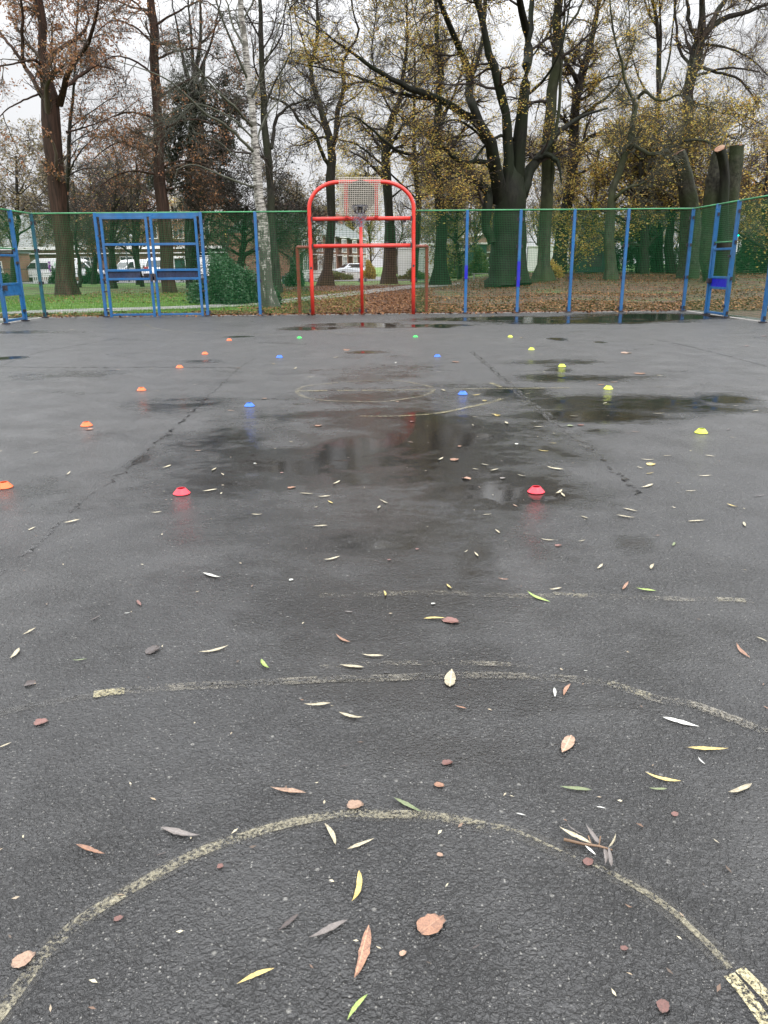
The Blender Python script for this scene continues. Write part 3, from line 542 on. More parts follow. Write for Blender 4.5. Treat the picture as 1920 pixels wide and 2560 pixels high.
# ================================================================== CONES
def cone_mesh():
    prof = [(.0570, 0.0), (.0575, .0025), (.0555, .004), (.029, .0345), (.0275, .0365), (.0262, .0365), (.0262, .0345), (.0535, .0025)]; k = 36; V = []; F = []
    for r, z in prof:
        for j in range(k): a = 2*math.pi*j/k; V.append((r*math.cos(a), r*math.sin(a), z))
    n = len(prof); F = [(i*k+j, i*k+(j+1) % k, (i+1)*k+(j+1) % k, (i+1)*k+j) for i in range(n-1) for j in range(k)]
    return V, F
cV, cF = cone_mesh()
def conemat(n, c):
    m, nt, b = newmat(n+' soft plastic'); v = objco(nt); a = noise(nt, 60, 3, v); d = noise(nt, 25, 4, v)
    col = mixc(nt, fr(nt, a, .3, .7), c, tuple(x*.85 for x in c)); col = mixc(nt, fr(nt, d, .58, .75, 0, .35), col, (.12, .10, .08)); nt.links.new(col, b.inputs['Base Color']); b.inputs['Roughness'].default_value = .38
    b.inputs['Subsurface Weight'].default_value = .0; return m
CC = {'red': conemat('red', (.86, .035, .06)), 'orange': conemat('orange', (.90, .14, .03)), 'blue': conemat('blue', (.02, .14, .78)), 'green': conemat('green', (.03, .60, .09)), 'yellow': conemat('yellow', (.66, .76, .06))}
CONE = [('red', 450, 1240, 'red training cone left of centre, level with its red twin', 'the left red cone'), ('red', 1344, 1236, 'red training cone right of centre beside a forked pale leaf', 'the right red cone'),
 ('orange', 3, 1224, 'orange training cone cut by the left edge of the photo', 'the cropped orange cone'), ('orange', 212, 1067.6, 'second nearest orange cone, beside a pale orange leaf scrap', 'the second nearest orange cone'), ('orange', 351, 978, 'middle orange cone of the left diagonal row, third nearest', 'the third nearest orange cone'),
 ('orange', 447, 920.6, 'orange cone fourth from the camera in the left row', 'the fourth orange cone'), ('orange', 511, 886.5, 'orange cone second from the far end of the left row', 'the fifth orange cone'), ('orange', 572, 852, 'farthest orange cone, at the fence end of the left row', 'the farthest orange cone'),
 ('blue', 622, 1018, 'nearer blue cone on the left side', 'the near left blue cone'), ('blue', 698, 895, 'farther blue cone on the left side', 'the far left blue cone'), ('green', 748, 846.5, 'green cone left of the red goal', 'the left green cone'),
 ('green', 1039, 843.7, 'green cone in front of the right goal upright', 'the right green cone'), ('blue', 1094, 893, 'farther blue cone on the right side', 'the far right blue cone'), ('blue', 1158, 988, 'nearer blue cone on the right, just below the halfway line', 'the near right blue cone'),
 ('yellow', 1276.5, 843.7, 'farthest yellow cone, at the fence end of the right row', 'the farthest yellow cone'), ('yellow', 1330, 875.5, 'yellow cone second farthest in the right row', 'the second farthest yellow cone'), ('yellow', 1407, 918, 'middle yellow cone of the right diagonal row', 'the middle yellow cone'),
 ('yellow', 1523.6, 974.4, 'second nearest yellow cone, on the halfway line', 'the second nearest yellow cone'), ('yellow', 1758.6, 1085.5, 'nearest yellow cone, alone near the right edge', 'the nearest yellow cone')]
cms = {}
for c, m in CC.items(): me = mesh_np('training_cone', cV, cF, m, True); cms[c] = me
for c, px, py, lab, _ in CONE:
    p = G(px, py); o = link('training_cone', cms[c], None, (p[0], p[1]+.05, .004)); o.rotation_euler = (0, 0, rng.random()*6); o.scale = (1.0,)*3
    tag(o, lab, 'cone', 'small coloured training cones set out on the court')
# ================================================================== FALLEN LEAVES ON THE COURT
def lf_mat(name, c1, c2, spots=(.06, .03, .015), sp=.0, rough=.38):
    m, nt, b = newmat(name); t = nt.nodes.new('ShaderNodeTexCoord'); v = t.outputs['Object']; a = noise(nt, 22, 4, v, .6); d = noise(nt, 70, 4, v, .7); oi = nt.nodes.new('ShaderNodeObjectInfo')
    col = mixc(nt, fr(nt, a, .35, .65), c1, c2); col = mixc(nt, fr(nt, d, .60-sp, .72-sp, 0, .85), col, spots)
    sp_ = nt.nodes.new('ShaderNodeSeparateXYZ'); nt.links.new(v, sp_.inputs[0]); ax = mth(nt, 'ABSOLUTE', sp_.outputs[0]); ay = mth(nt, 'ABSOLUTE', sp_.outputs[1])
    col = mixc(nt, mth(nt, 'MULTIPLY', fr(nt, mth(nt, 'ADD', ax, mth(nt, 'MULTIPLY', a, .3)), .50, .62), .7), col, tuple(x*.6 for x in spots)); col = mixc(nt, fr(nt, ay, .004, .012, .45, 0), col, tuple(min(1, x*1.5+.04) for x in c1))
    vn = mth(nt, 'ABSOLUTE', mth(nt, 'SUBTRACT', mth(nt, 'FRACT', mth(nt, 'MULTIPLY', mth(nt, 'SUBTRACT', sp_.outputs[0], mth(nt, 'MULTIPLY', ay, .9)), 11.)), .5))
    col = mixc(nt, fr(nt, vn, .03, .10, .38, 0), col, tuple(x*.45 for x in c2)); blot = noise(nt, 7, 3, v, .6); col = mixc(nt, fr(nt, blot, .52, .66, 0, .6), col, tuple(.5*x+.5*y for x, y in zip(c2, spots)))
    hsv = nt.nodes.new('ShaderNodeHueSaturation'); hsv.inputs['Saturation'].default_value = .85; nt.links.new(fr(nt, oi.outputs['Random'], 0, 1, .8, 1.12), hsv.inputs['Value']); nt.links.new(col, hsv.inputs['Color'])
    u = nt.nodes.new('ShaderNodeUVMap'); nt.links.new(hsv.outputs[0], b.inputs['Base Color']); b.inputs['Roughness'].default_value = rough; bump(nt, d, .35, .001, b); return m
LM = {'cream': lf_mat('pale cream leaf', (.46, .41, .26), (.32, .27, .16), sp=.07), 'tan': lf_mat('pinkish tan leaf', (.40, .24, .14), (.26, .14, .08), sp=.03), 'yellow': lf_mat('yellow leaf', (.60, .44, .07), (.40, .30, .06), sp=.07),
 'lime': lf_mat('bright green leaf', (.20, .36, .03), (.34, .44, .05), (.03, .04, .01), sp=0), 'green': lf_mat('dull green leaf', (.10, .16, .05), (.20, .22, .09), (.03, .03, .01), .03), 'orange': lf_mat('orange brown leaf', (.38, .17, .07), (.22, .09, .045), sp=.08),
 'redbrown': lf_mat('red brown leaf', (.20, .065, .045), (.11, .04, .03), sp=.05), 'grey': lf_mat('grey brown sodden leaf', (.13, .11, .10), (.20, .17, .15), (.05, .04, .04), .05), 'dark': lf_mat('almost black wet leaf', (.03, .02, .018), (.05, .035, .03), rough=.15), 'white': lf_mat('whitish leaf underside', (.62, .62, .56), (.5, .5, .44), (.3, .28, .22), -.05)}
WORD = {'cream': 'pale cream', 'tan': 'pinkish tan', 'yellow': 'yellow', 'lime': 'bright green', 'green': 'dull green', 'orange': 'orange brown', 'redbrown': 'red brown', 'grey': 'grey brown', 'dark': 'almost black', 'white': 'whitish'}
def willow(Ln, wd, curl, bend, fold, tipc):
    n = 13; V = []; F = []
    for i in range(n):
        t = i/(n-1); w_ = wd*(math.sin(math.pi*min(1, t*.97+.03)**.85)**.9)*.5 if 0 < i < n-1 else wd*.02
        x = (t-.5)*Ln; y = bend*Ln*math.sin(math.pi*t); z = .002+curl*Ln*(2*abs(t-.5))**2.2*(1 if t > .5 else tipc)
        wv = 1+.08*rng.normal(); V += [(x, y-w_*wv, z+fold*w_), (x, y, z), (x, y+w_*wv, z+fold*w_*.8)]
    for i in range(n-1):
        for j in (0, 1): F.append((i*3+j, (i+1)*3+j, (i+1)*3+j+1, i*3+j+1))
    # stalk
    b = len(V); x0 = -.5*Ln; sl = Ln*.1; zc = V[1][2]; V += [(x0, -.0007, zc), (x0, .0007, zc), (x0-sl, bend*-.3*Ln, zc+.002), (x0, 0, zc+.0015)]; F += [(b, b+1, b+2), (b, b+2, b+3), (b+1, b+3, b+2)]
    return V, F
def roundleaf(Ln, wd, curl, lob, stalk=.3):
    k = 22; V = [(0, 0, .002)]; F = []; ph = rng.random()*6
    for ring in (1, 2, 3):
        for j in range(k):
            a = 2*math.pi*j/k; r = ring/3*(1+(.05 if ring == 3 else 0)*((-1)**j)+lob*math.sin(5*a+ph)*(ring/3)); tip = 1+.14*max(0, math.cos(a))**6
            r *= 1-.10*(ring == 3)*rng.random(); x = .5*Ln*r*math.cos(a)*tip; y = .5*wd*r*math.sin(a); V.append((x, y, .012+curl*Ln*(ring/3)**3*(.4+.6*math.sin(2*a+ph))+abs(y)*.05+.012*math.sin(5*a+ph)*(ring/3)**2+.006*rng.normal()))
    F = [(0, 1+j, 1+(j+1) % k) for j in range(k)]+[(1+r*k+j, 1+(r+1)*k+j, 1+(r+1)*k+(j+1) % k, 1+r*k+(j+1) % k) for r in (0, 1) for j in range(k)]
    b = len(V); x0 = -.45*Ln; V += [(x0, -.0012, .003), (x0, .0012, .003), (x0-stalk*Ln, .05*Ln, .006), (x0, 0, .006)]; F += [(b, b+1, b+2), (b, b+2, b+3), (b+1, b+3, b+2)]
    return V, F
WV = [willow(1, .11+.06*rng.random(), .02+.08*rng.random(), -.07+.14*rng.random(), .1+.5*rng.random(), rng.random()*.7) for _ in range(16)]
WV.append(willow(1, .17, .03, .01, .25, .2))
RV = [roundleaf(1, .72+.14*rng.random(), .02+.07*rng.random(), .02+.06*rng.random()) for _ in range(9)]
_lm = {}
def leafmesh(kind, v, c):
    k = (kind, v, c)
    if k not in _lm:
        V, F = (WV if kind == 'w' else RV)[v]; me = bpy.data.meshes.new('willow_leaf' if kind == 'w' else 'round_leaf'); me.from_pydata([tuple(x) for x in V], [], F); me.materials.append(LM[c])
        for p in me.polygons: p.use_smooth = True
        _lm[k] = me
    return _lm[k]
K = .5787
_C = {'A': (0, 1920), 'B': (960, 1920), 'C': (0, 1300), 'D': (960, 1300), 'E': (0, 780), 'F': (960, 780)}
LEAF = '''A r 50 868 150 805 tan;A w 1325 115 1165 98 tan;A r 1496 172 1570 160 tan;A w 690 262 870 312 grey;A w 328 342 458 388 orange;A w 1402 243 1452 352 cream;A w 1497 365 1620 313 cream;A w 1553 452 1520 605 yellow;A w 1505 660 1330 758 grey;A w 1595 685 1530 935 orange;A w 1188 872 1020 948 yellow;A w 1590 983 1497 1106 lime;A r 490 665 532 648 redbrown;A w 1290 635 1200 715 dark;A r 938 438 964 425 redbrown;A w 722 370 670 388 dark
B w 40 135 168 208 green;B r 215 74 260 84 orange;B w 900 100 755 90 green;B w 1285 68 1123 30 yellow;B w 1225 98 1140 96 green;B w 1590 77 1480 125 cream;B w 916 174 960 182 white;B w 568 200 614 214 white;B r 1242 210 1268 200 redbrown;B r 866 425 896 398 redbrown;B r 150 722 250 650 orange;B r 226 378 256 384 tan;B r 1206 1005 1203 1065 redbrown;B w 415 770 375 792 dark;B r 1022 786 1050 784 redbrown;B r 70 815 92 800 tan
C w 120 48 155 32 cream;C w 350 3 272 20 cream;C w 1418 30 1350 32 cream;C w 1470 160 1395 178 cream;C w 875 232 958 258 white;C r 1248 264 1268 260 white;C w 592 348 610 378 redbrown;C w 390 442 440 415 dark;C w 535 408 565 404 white;C w 158 470 95 505 cream;C w 85 555 42 612 cream;C w 378 604 310 612 green;C r 104 720 156 705 dark;C r 145 885 208 872 redbrown;C w 52 967 -20 992 cream;C r 640 585 676 550 dark;C w 990 550 855 582 cream;C w 1128 607 1165 655 lime;C w 1515 538 1450 500 orange;C w 1659 592 1560 585 cream;C w 1575 640 1465 632 cream;C w 1432 798 1310 808 cream;C w 1462 838 1575 868 cream;C w 1488 398 1528 402 grey;C w 1468 1070 1510 1066 dark
D w 480 45 500 65 cream;D w 390 142 408 165 cream;D w 738 92 675 85 cream;D w 870 90 835 97 cream;D w 1310 8 1390 5 cream;D w 1553 10 1560 34 cream;D w 1256 98 1246 118 green;D w 945 195 918 218 cream;D w 1165 195 1152 222 cream;D w 540 262 490 255 orange;D w 270 280 293 303 yellow;D w 720 358 615 318 lime;D w 768 297 710 308 cream;D w 1055 275 1028 310 orange;D w 1178 310 1085 303 lime;D w 168 430 270 432 yellow;D r 252 432 322 448 redbrown;D r 202 366 222 364 white;D b 284 728 293 650 cream;D w 735 730 737 778 white;D w 805 712 775 770 orange;D w 862 655 880 655 white;D w 358 822 305 810 orange;D w 1200 858 1365 900 white;D w 1605 508 1659 535 cream;D w 1582 603 1520 540 orange;D w 1638 808 1668 825 orange;D b 810 932 768 1018 tan;D w 1305 995 1490 1000 yellow;D w 1388 1062 1355 1030 white;D r 248 1058 296 1050 redbrown;D w 0 310 4 338 yellow;D r 740 116 764 110 redbrown;D r 136 130 150 127 redbrown;D r 14 176 30 174 redbrown;D w 362 134 345 144 cream
E w 168 606 138 615 cream;E w 305 693 284 709 cream;E w 740 662 700 678 cream;E w 935 674 913 690 cream;E w 968 708 954 699 cream;E w 870 600 840 601 tan;E r 1096 657 1106 655 white;E w 940 767 873 778 cream;E r 1242 764 1275 758 orange;E w 1290 785 1360 792 cream;E w 1430 797 1370 803 cream;E w 1470 733 1435 748 cream;E w 1415 818 1440 833 yellow;E w 1642 838 1628 856 cream;E w 1640 815 1665 824 cream;E w 700 866 652 870 cream;E w 1085 878 1135 878 cream;E w 1248 560 1270 568 cream;E r 1366 496 1384 490 orange;E r 1134 377 1150 374 tan;E r 370 510 402 508 orange;E r 1210 698 1224 696 redbrown;E w 980 427 1015 428 tan;E w 1325 283 1357 283 cream;E w 1018 243 1044 243 tan;E w 1172 224 1188 227 yellow;E r 1491 167 1503 164 orange;E w 1272 248 1283 241 cream;E w 1050 198 1064 196 cream;E w 1440 200 1460 196 cream;E w 644 248 662 245 cream;E w 132 293 155 291 cream;E w 114 271 138 271 cream;E w 218 165 232 164 cream;E w 410 132 426 131 cream;E w 304 79 318 77 cream;E w 560 69 574 71 cream;E r 458 184 468 183 dark;E w 835 315 850 314 cream;E w 1284 151 1296 150 cream;E w 500 251 525 250 tan
F r 290 644 318 636 orange;F w 256 631 231 645 cream;F w 715 604 663 599 yellow;F w 750 569 710 568 yellow;F r 569 574 576 570 white;F w 730 524 742 529 cream;F w 523 477 535 489 cream;F w 418 659 456 665 cream;F w 497 681 455 692 cream;F w 380 679 411 684 cream;F w 778 685 700 674 cream;F w 574 706 616 713 cream;F r 336 720 374 724 orange;F r 502 722 522 718 grey;F w 770 770 738 790 cream;F w 762 783 782 805 cream;F w 556 834 580 846 tan;F w 425 878 466 877 cream;F w -5 820 20 831 cream;F w 1028 850 1100 868 cream;F w 1002 881 1088 898 cream;F w 848 882 888 899 cream;F w 1162 745 1108 763 cream;F w 1300 776 1352 776 cream;F w 1415 708 1353 711 cream;F w 1108 640 1170 641 cream;F r 1136 663 1168 658 yellow;F w 1205 625 1245 623 cream;F w 1385 620 1432 627 cream;F w 1130 702 1167 697 yellow;F w 1090 671 1122 681 cream;F w 1480 832 1532 850 yellow;F w 1645 794 1595 799 dark;F w 1065 518 1112 522 tan;F w 1045 527 1062 527 tan;F r 840 492 860 489 redbrown;F r 790 495 818 494 green;F w 798 450 845 453 cream;F w 646 498 692 498 cream;F w 460 443 505 450 yellow;F w 378 361 420 359 yellow;F w 248 336 262 345 cream;F r 428 386 440 383 yellow;F w 946 398 964 392 cream;F w 1158 441 1212 440 cream;F w 1590 432 1620 427 cream;F w 1480 514 1494 506 dark;F w 1488 542 1522 545 cream;F w 975 305 1010 304 tan;F r 932 317 944 314 orange;F r 1094 270 1115 265 orange;F w 1176 275 1206 276 cream;F r 298 219 318 216 orange;F r 1036 181 1056 176 tan;F w 1076 163 1096 163 cream;F w 696 155 716 156 cream;F w 664 184 687 183 cream;F w 914 208 934 208 cream;F w 590 112 602 115 yellow;F r 1562 149 1576 148 redbrown;F r 1636 106 1650 105 redbrown;F w 820 73 832 74 cream;F w 236 61 252 60 yellow;F w 411 18 421 17 yellow;F w 466 19 476 18 yellow;F w 104 563 128 567 tan;F r 318 583 334 581 orange;F r 114 476 130 474 redbrown;F w 380 455 410 457 cream;F w 380 488 392 494 cream;F w 1508 406 1534 407 cream;F w 1270 362 1286 366 cream;F w 606 353 638 353 cream;F w 224 261 246 261 cream;F w 686 261 696 259 cream;F w 1610 290 1634 289 cream;F r 480 450 500 447 yellow;F r 48 221 56 220 white;F r 52 389 62 387 tan'''
LAND = [(px, py, n) for _, px, py, _, n in CONE]+[(1875, 2490, 'the thick yellow paint stroke'), (1470, 2130, 'the withered twig'), (260, 1735, 'the short yellow line stub'), (660*K, 1300+570*K, 'the dark crushed leaf'), (210*K+960, 680*K+1920, 'the big round orange leaf'), (885, 2036, 'the top of the near arc'), (214, 2296, 'the left side of the near arc'), (1700, 2300, 'the right side of the near arc'),
 (1190, 1435, 'the mirror-like middle puddle'), (900, 1120, 'the puddle left of centre'), (1055, 1050, 'the white glinting puddle'), (1560, 1008, 'the long right-hand wet streak'), (905, 790, 'the foot of the red goal'), (1600, 795, 'the puddle at the far right corner'), (393, 792, 'the blue double gate'), (1521, 1711, 'the broken cream line on the right'), (740, 978, 'the left end of the centre circle'), (1250, 997, 'the pale arc right of the circle'), (320, 1170, 'the long left crack'), (1377, 1046, 'the pale right-hand seam'), (1712, 864, 'the far right crack'), (100, 840, 'the left fence gate'), (1830, 800, 'the right fence gate'), (810, 2490, 'the bottom edge of the photo'), (90, 1600, 'the left edge of the photo'), (1860, 1600, 'the right edge of the photo')]
def leaves():
    rows = []
    for line in LEAF.replace('\n', ';').split(';'):
        q = line.split(); o = _C[q[0]]; x1, y1, x2, y2 = [float(v)*K for v in q[2:6]]; a = (x1+o[0], y1+o[1]); b = (x2+o[0], y2+o[1]); rows.append((q[1], a, b, q[6]))
    labs = []
    for kind, a, b, c in rows:
        mx_, my_ = (a[0]+b[0])/2, (a[1]+b[1])/2; pa, pb = G(*a), G(*b); Ln = np.linalg.norm(pa-pb)
        def rel(k):
            d = sorted(LAND, key=lambda l: (l[0]-mx_)**2+(2.2*(l[1]-my_))**2)
            if d[0][2].endswith('leaf') and abs(d[0][0]-mx_) < 12 and abs(d[0][1]-my_) < 12: d = d[1:]
            l = d[k]; dx, dy = mx_-l[0], (my_-l[1])*2; near = abs(dx)+abs(dy) < 130
            if abs(dx) > 1.2*abs(dy): w_ = 'right of' if dx > 0 else 'left of'
            else: w_ = 'in front of' if dy > 0 else 'beyond'
            return (('just ' if near else '')+w_+' '+l[2])
        tone = 'long' if Ln > .115 else 'small' if Ln < .055 else ''
        shape = {'w': 'narrow', 'r': 'round', 'b': 'broad pointed'}[kind]
        labs.append([' '.join(x for x in (tone, WORD[c], shape, 'leaf') if x), rel(0), rel(1), my_, mx_])
    from collections import defaultdict
    g = defaultdict(list)
    for i, l in enumerate(labs): g[l[0]+' '+l[1]].append(i)
    final = {}
    for k, idx in g.items():
        if len(idx) == 1: final[idx[0]] = k; continue
        xs = [labs[i][4] for i in idx]; ys = [labs[i][3] for i in idx]; horiz = max(xs)-min(xs) > 1.6*(max(ys)-min(ys)); idx = sorted(idx, key=lambda i: labs[i][4] if horiz else -labs[i][3])
        on = {2: ('leftmost', 'rightmost') if horiz else ('nearer', 'farther'), 3: ('leftmost', 'middle', 'rightmost') if horiz else ('nearest', 'middle', 'farthest')}.get(len(idx), ['leftmost' if horiz else 'nearest']+[w+(' from left' if horiz else ' nearest') for w in ('second', 'third', 'fourth', 'fifth', 'sixth', 'seventh')][:len(idx)-2]+['rightmost' if horiz else 'farthest'])
        for r, i in enumerate(idx): final[i] = on[r]+' '+k
    for i, (kind, a, b, c) in enumerate(rows):
        pa, pb = G(*a), G(*b); Ln = max(.018, np.linalg.norm(pa-pb)); v = int(rng.integers(0, len(WV) if kind == 'w' else len(RV)))
        wide_ = kind == 'b'; kind = 'w' if wide_ else kind; v = (16 if wide_ else v % 16) if kind == 'w' else v; far_ = pa[1] > 7
        if far_: Ln = min(Ln, .17)
        o = link('willow_leaf' if kind == 'w' else 'round_leaf', leafmesh(kind, v, c), None, ((pa[0]+pb[0])/2, (pa[1]+pb[1])/2, .005)); dv = pb-pa; o.rotation_euler = ((rng.random()-.5)*.16, (rng.random()-.5)*.08, math.atan2(dv[1], dv[0]))
        wy = Ln*(1.0 if not far_ else 1.35)*(1.9 if wide_ else 1); o.scale = (Ln/(1.0 if kind == 'r' else 1.05), wy, Ln); tag(o, final[i], 'leaf', 'fallen leaves lying on the wet court')
leaves()
# withered twig with leaves
def sprig():
    c = G(*(960+880*K, 1920+350*K)); t = empty('withered_twig', (c[0], c[1], .004), 'withered twig with curled grey leaves lying on the foreground asphalt', 'twig')
    q = lambda x, y, z=.008: np.array([*(G(960+x*K, 1920+y*K)-c)[:2], z])
    m = MB(); m.tube([q(775, 330, .012), q(860, 345), q(930, 360, .012), q(985, 368, .006)], [.0042, .0036, .003, .002], 6)
    m.tube([q(895, 350), q(880, 320, .016)], .0022, 5); m.tube([q(925, 358), q(932, 325, .018)], .0022, 5); m.tube([q(945, 362), q(965, 385, .01)], .0012, 5); m.build('stem', simple('pale brown stem', (.16, .10, .06), .6, .3, 30), t, True)
    for (x1, y1, x2, y2, cc) in ((892, 345, 755, 288, 'cream'), (860, 318, 780, 270, 'grey'), (930, 352, 875, 282, 'grey'), (970, 372, 1003, 318, 'cream'), (868, 360, 915, 408, 'white'), (950, 370, 955, 452, 'grey'), (970, 372, 982, 470, 'grey')):
        a, b = q(x1, y1), q(x2, y2); Ln = np.linalg.norm(a-b); o = link('leaf', leafmesh('w', int(rng.integers(0, 16)), cc), t, tuple((a+b)/2+np.array([0, 0, .006]))); dv = b-a; o.rotation_euler = (rng.normal()*.5, -.08, math.atan2(dv[1], dv[0])); o.scale = (Ln, Ln*1.1, Ln*1.6)
sprig()
n = 420; yy = 1.2+22*rng.random(n)**1.4; xx = (rng.random(n)-.5)*1.1*np.minimum(yy+.6, 17); V, F = leaf_quads(np.stack([xx, yy, np.full(n, .006)], -1), .014+.010*rng.random(n)**2, 1.0, 0, .35); V[:, 2] = .005+.004*rng.random(len(V))
tag(link('leaf_crumbs', mesh_np('leaf_crumbs', V, F, leafmat('crumbled leaf bits', [(.30, .22, .14), (.46, .42, .30), (.14, .08, .05), (.05, .04, .03)], 0))), 'tiny crumbled leaf bits scattered over the wet court', 'leaf debris', kind='stuff')
# ================================================================== PARK GROUND
def terrain():
    xs = np.concatenate([np.arange(-220, -50, 10), np.arange(-50, 50, 1.), np.arange(50, 221, 10)]); ys = np.concatenate([np.arange(-60, 20, 8), np.arange(20, 70, .8), np.arange(70, 130, 3), np.arange(130, 501, 20)])
    X, Y = np.meshgrid(xs, ys); nx, ny = len(xs), len(ys); inside = (np.abs(X) < 10.4) & (Y < 24.55); Z = gz(X, Y)-.015+.02*np.sin(X*1.3)*np.sin(Y*.9)*(Y > 27); Z = np.where(inside, -.06, Z)
    px = 960+CF*(X*math.cos(.02)-Y*.0209)/np.maximum(Y, 1)
    lit = sm(560, 760, px-6*(Y-30)*0)*(1-sm(62, 75, Y)*.6)
    lit = np.maximum(lit, sm(36, 42, Y)*(1-sm(64, 72, Y))*.5*(px > -400)); lit = np.maximum(lit, .75*(Y < 26.6)); lit = np.where(Y > 90, 0, lit)
    for yy, ww in ((43, 5), (33.5, 2.5)): lit = np.where((px > 1080) & (np.abs(Y-yy-1.5*np.sin(px/70)) < ww), lit*.7, lit)
    lit = lit*(1-.55*((px > 750) & (px < 1050) & (Y > 62)))
    V = np.stack([X, Y, Z], -1).reshape(-1, 3); i, j = np.meshgrid(np.arange(ny-1), np.arange(nx-1), indexing='ij'); b = i*nx+j; F = np.stack([b, b+1, b+nx+1, b+nx], -1).reshape(-1, 4)
    me = mesh_np('lawn', V, F, None, True); at = me.attributes.new('lit', 'FLOAT', 'POINT'); at.data.foreach_set('value', lit.ravel().astype(np.float32))
    m, nt, bs = newmat('lawn with leaf litter'); v = objco(nt); a = nt.nodes.new('ShaderNodeAttribute'); a.attribute_name = 'lit'
    n1 = noise(nt, .35, 5, v, .65); n2 = noise(nt, 9, 4, v, .7); n3 = noise(nt, 26, 3, v, .7)
    grass = ramp(nt, n1, [(.3, (.05, .11, .014)), (.5, (.09, .19, .020)), (.7, (.13, .21, .035))]); grass = mixc(nt, fr(nt, n3, .4, .7, 0, .5), grass, (.03, .06, .012))
    litc = ramp(nt, n3, [(.3, (.016, .009, .006)), (.45, (.05, .024, .012)), (.58, (.09, .042, .02)), (.72, (.18, .09, .04))])
    s = mth(nt, 'ADD', a.outputs['Fac'], mth(nt, 'MULTIPLY', mth(nt, 'SUBTRACT', n1, .5), 1.3)); s = mth(nt, 'ADD', s, mth(nt, 'MULTIPLY', mth(nt, 'SUBTRACT', n2, .5), .7))
    nt.links.new(mixc(nt, fr(nt, s, .35, .65), grass, litc), bs.inputs['Base Color']); bs.inputs['Roughness'].default_value = .8; bump(nt, n3, .8, .05, bs); me.materials.append(m)
    tag(link('lawn', me), 'green park lawn with fallen leaves behind the fence', kind='structure')
    # path
    up = [(-80, 790), (60, 778), (120, 776), (270, 771), (400, 768), (520, 763), (640, 755), (780, 741), (900, 727), (1030, 714), (1150, 707)]
    dn = [(-80, 803), (60, 789), (120, 787), (270, 780), (400, 775), (520, 771), (650, 764), (790, 752), (900, 738), (1030, 722), (1150, 712)]
    A = resample([GT(*p) for p in up], [1]*len(up), 70)[0]; B = resample([GT(*p) for p in dn], [1]*len(dn), 70)[0]
    V = []
    for a_, b_ in zip(A, B):
        for t in (0, .33, .67, 1): p = a_*(1-t)+b_*t; V.append((p[0], p[1], float(gz(p[0], p[1]))+.022))
    F = [(i*4+j, i*4+j+1, (i+1)*4+j+1, (i+1)*4+j) for i in range(69) for j in range(3)]
    tag(link('path', mesh_np('path', V, F, simple('grey tarmac path', (.17, .165, .15), .7, .4, 3))), 'narrow grey tarmac path curving across the park', kind='structure')
    m = MB(); m.box((-20, 92, -.02), (130, 26, .06)); tag(m.build('road', simple('car park asphalt', (.10, .10, .10), .5, .2)), 'car park and road behind the park', kind='structure')
    m = MB(); m.box((-13, 23.2, -.04), (6.2, 3.2, .05)); tag(m.build('path', M['concrete'], loc=None), 'pale concrete slab outside the left gate', kind='structure')
    # leaf litter and grass
    n = 150000; px_ = 480+1500*rng.random(n); py_ = 800-122*rng.random(n)**1.05; P = []
    d = _fw[None]+_r2[None]*((px_-960)/CF)[:, None]-_u2[None]*((py_-1280)/CF)[:, None]; z = np.zeros(n)
    for _ in range(12): t = (z-CH)/np.minimum(d[:, 2], -.004); z = .5*z+.5*gz(d[:, 0]*t, d[:, 1]*t)
    x, y = d[:, 0]*t, d[:, 1]*t; ok = (y > D+.25) & (y < 75); dens = sm(540, 760, px_); dens = np.maximum(dens, .9*(y < 27.2))
    band = np.abs(px_-900) < 160; dens = np.where(band & (y < 26.5), dens*.45, dens); dens = np.where(band & (y > 60), dens*.2, dens)
    for yy, ww in ((43, 5), (33.5, 2.5)): dens = np.where((px_ > 1080) & (np.abs(y-yy-1.5*np.sin(px_/70)) < ww), dens*.22, dens)
    clump = .5+.5*np.sin(x*1.7+np.sin(y*.9)*2)*np.sin(y*.8+x*.4); pathm = np.abs(np.interp(px_, [u[0] for u in up], [(u[1]+v_[1])/2 for u, v_ in zip(up, dn)])-py_) < 6
    ok &= rng.random(n) < dens*(.45+.75*clump)*np.where(pathm & (px_ < 1120), .07, 1); x, y, z = x[ok], y[ok], z[ok]
    # left litter under the fence and the redwood
    n2 = 14000; x2 = -17+20*rng.random(n2); y2 = np.where(rng.random(n2) < .55, D+.25+1.9*rng.random(n2)**1.5, 34+22*rng.random(n2)); ok = (rng.random(n2) < .75); x = np.r_[x, x2[ok]]; y = np.r_[y, y2[ok]]; z = np.r_[z, gz(x2[ok], y2[ok])]
    # leaves blown in under the mesh along the foot of the far fence
    n3 = 1500; x3 = -9.6+19.2*rng.random(n3); y3 = D+.28-.62*rng.random(n3)**2.2; ok = rng.random(n3) < (.35+.65*np.sin(x3*1.9+np.sin(x3*.7)*2)**2)*(.4+.6*(x3 > -3)); x, y, z = np.r_[x, x3[ok]], np.r_[y, y3[ok]], np.r_[z, np.full(int(ok.sum()), -.015)]
    V, F = leaf_quads(np.stack([x, y, z+.03+.02*rng.random(len(x))], -1), .085+0*x, .75, .0, .75)
    tag(link('leaf_litter', mesh_np('leaf_litter', V, F, M['litter'])), 'brown leaf litter covering the ground under the beeches', 'leaf litter', kind='stuff')
    n = 42000; x = -19+19*rng.random(n); y = 25.2+22*rng.random(n)**1.5; ok = np.ones(n, bool); ht = .05+.05*rng.random(n); a = rng.random(n)*6.28; dx = np.cos(a)*.012; dy = np.sin(a)*.012; ln = rng.normal(size=(n, 2))*.03; z = gz(x, y)
    pm = np.array([np.interp(xx, A[:, 0], (A[:, 1]+B[:, 1])/2) for xx in x]); ok = np.abs(y-pm) > 1.0
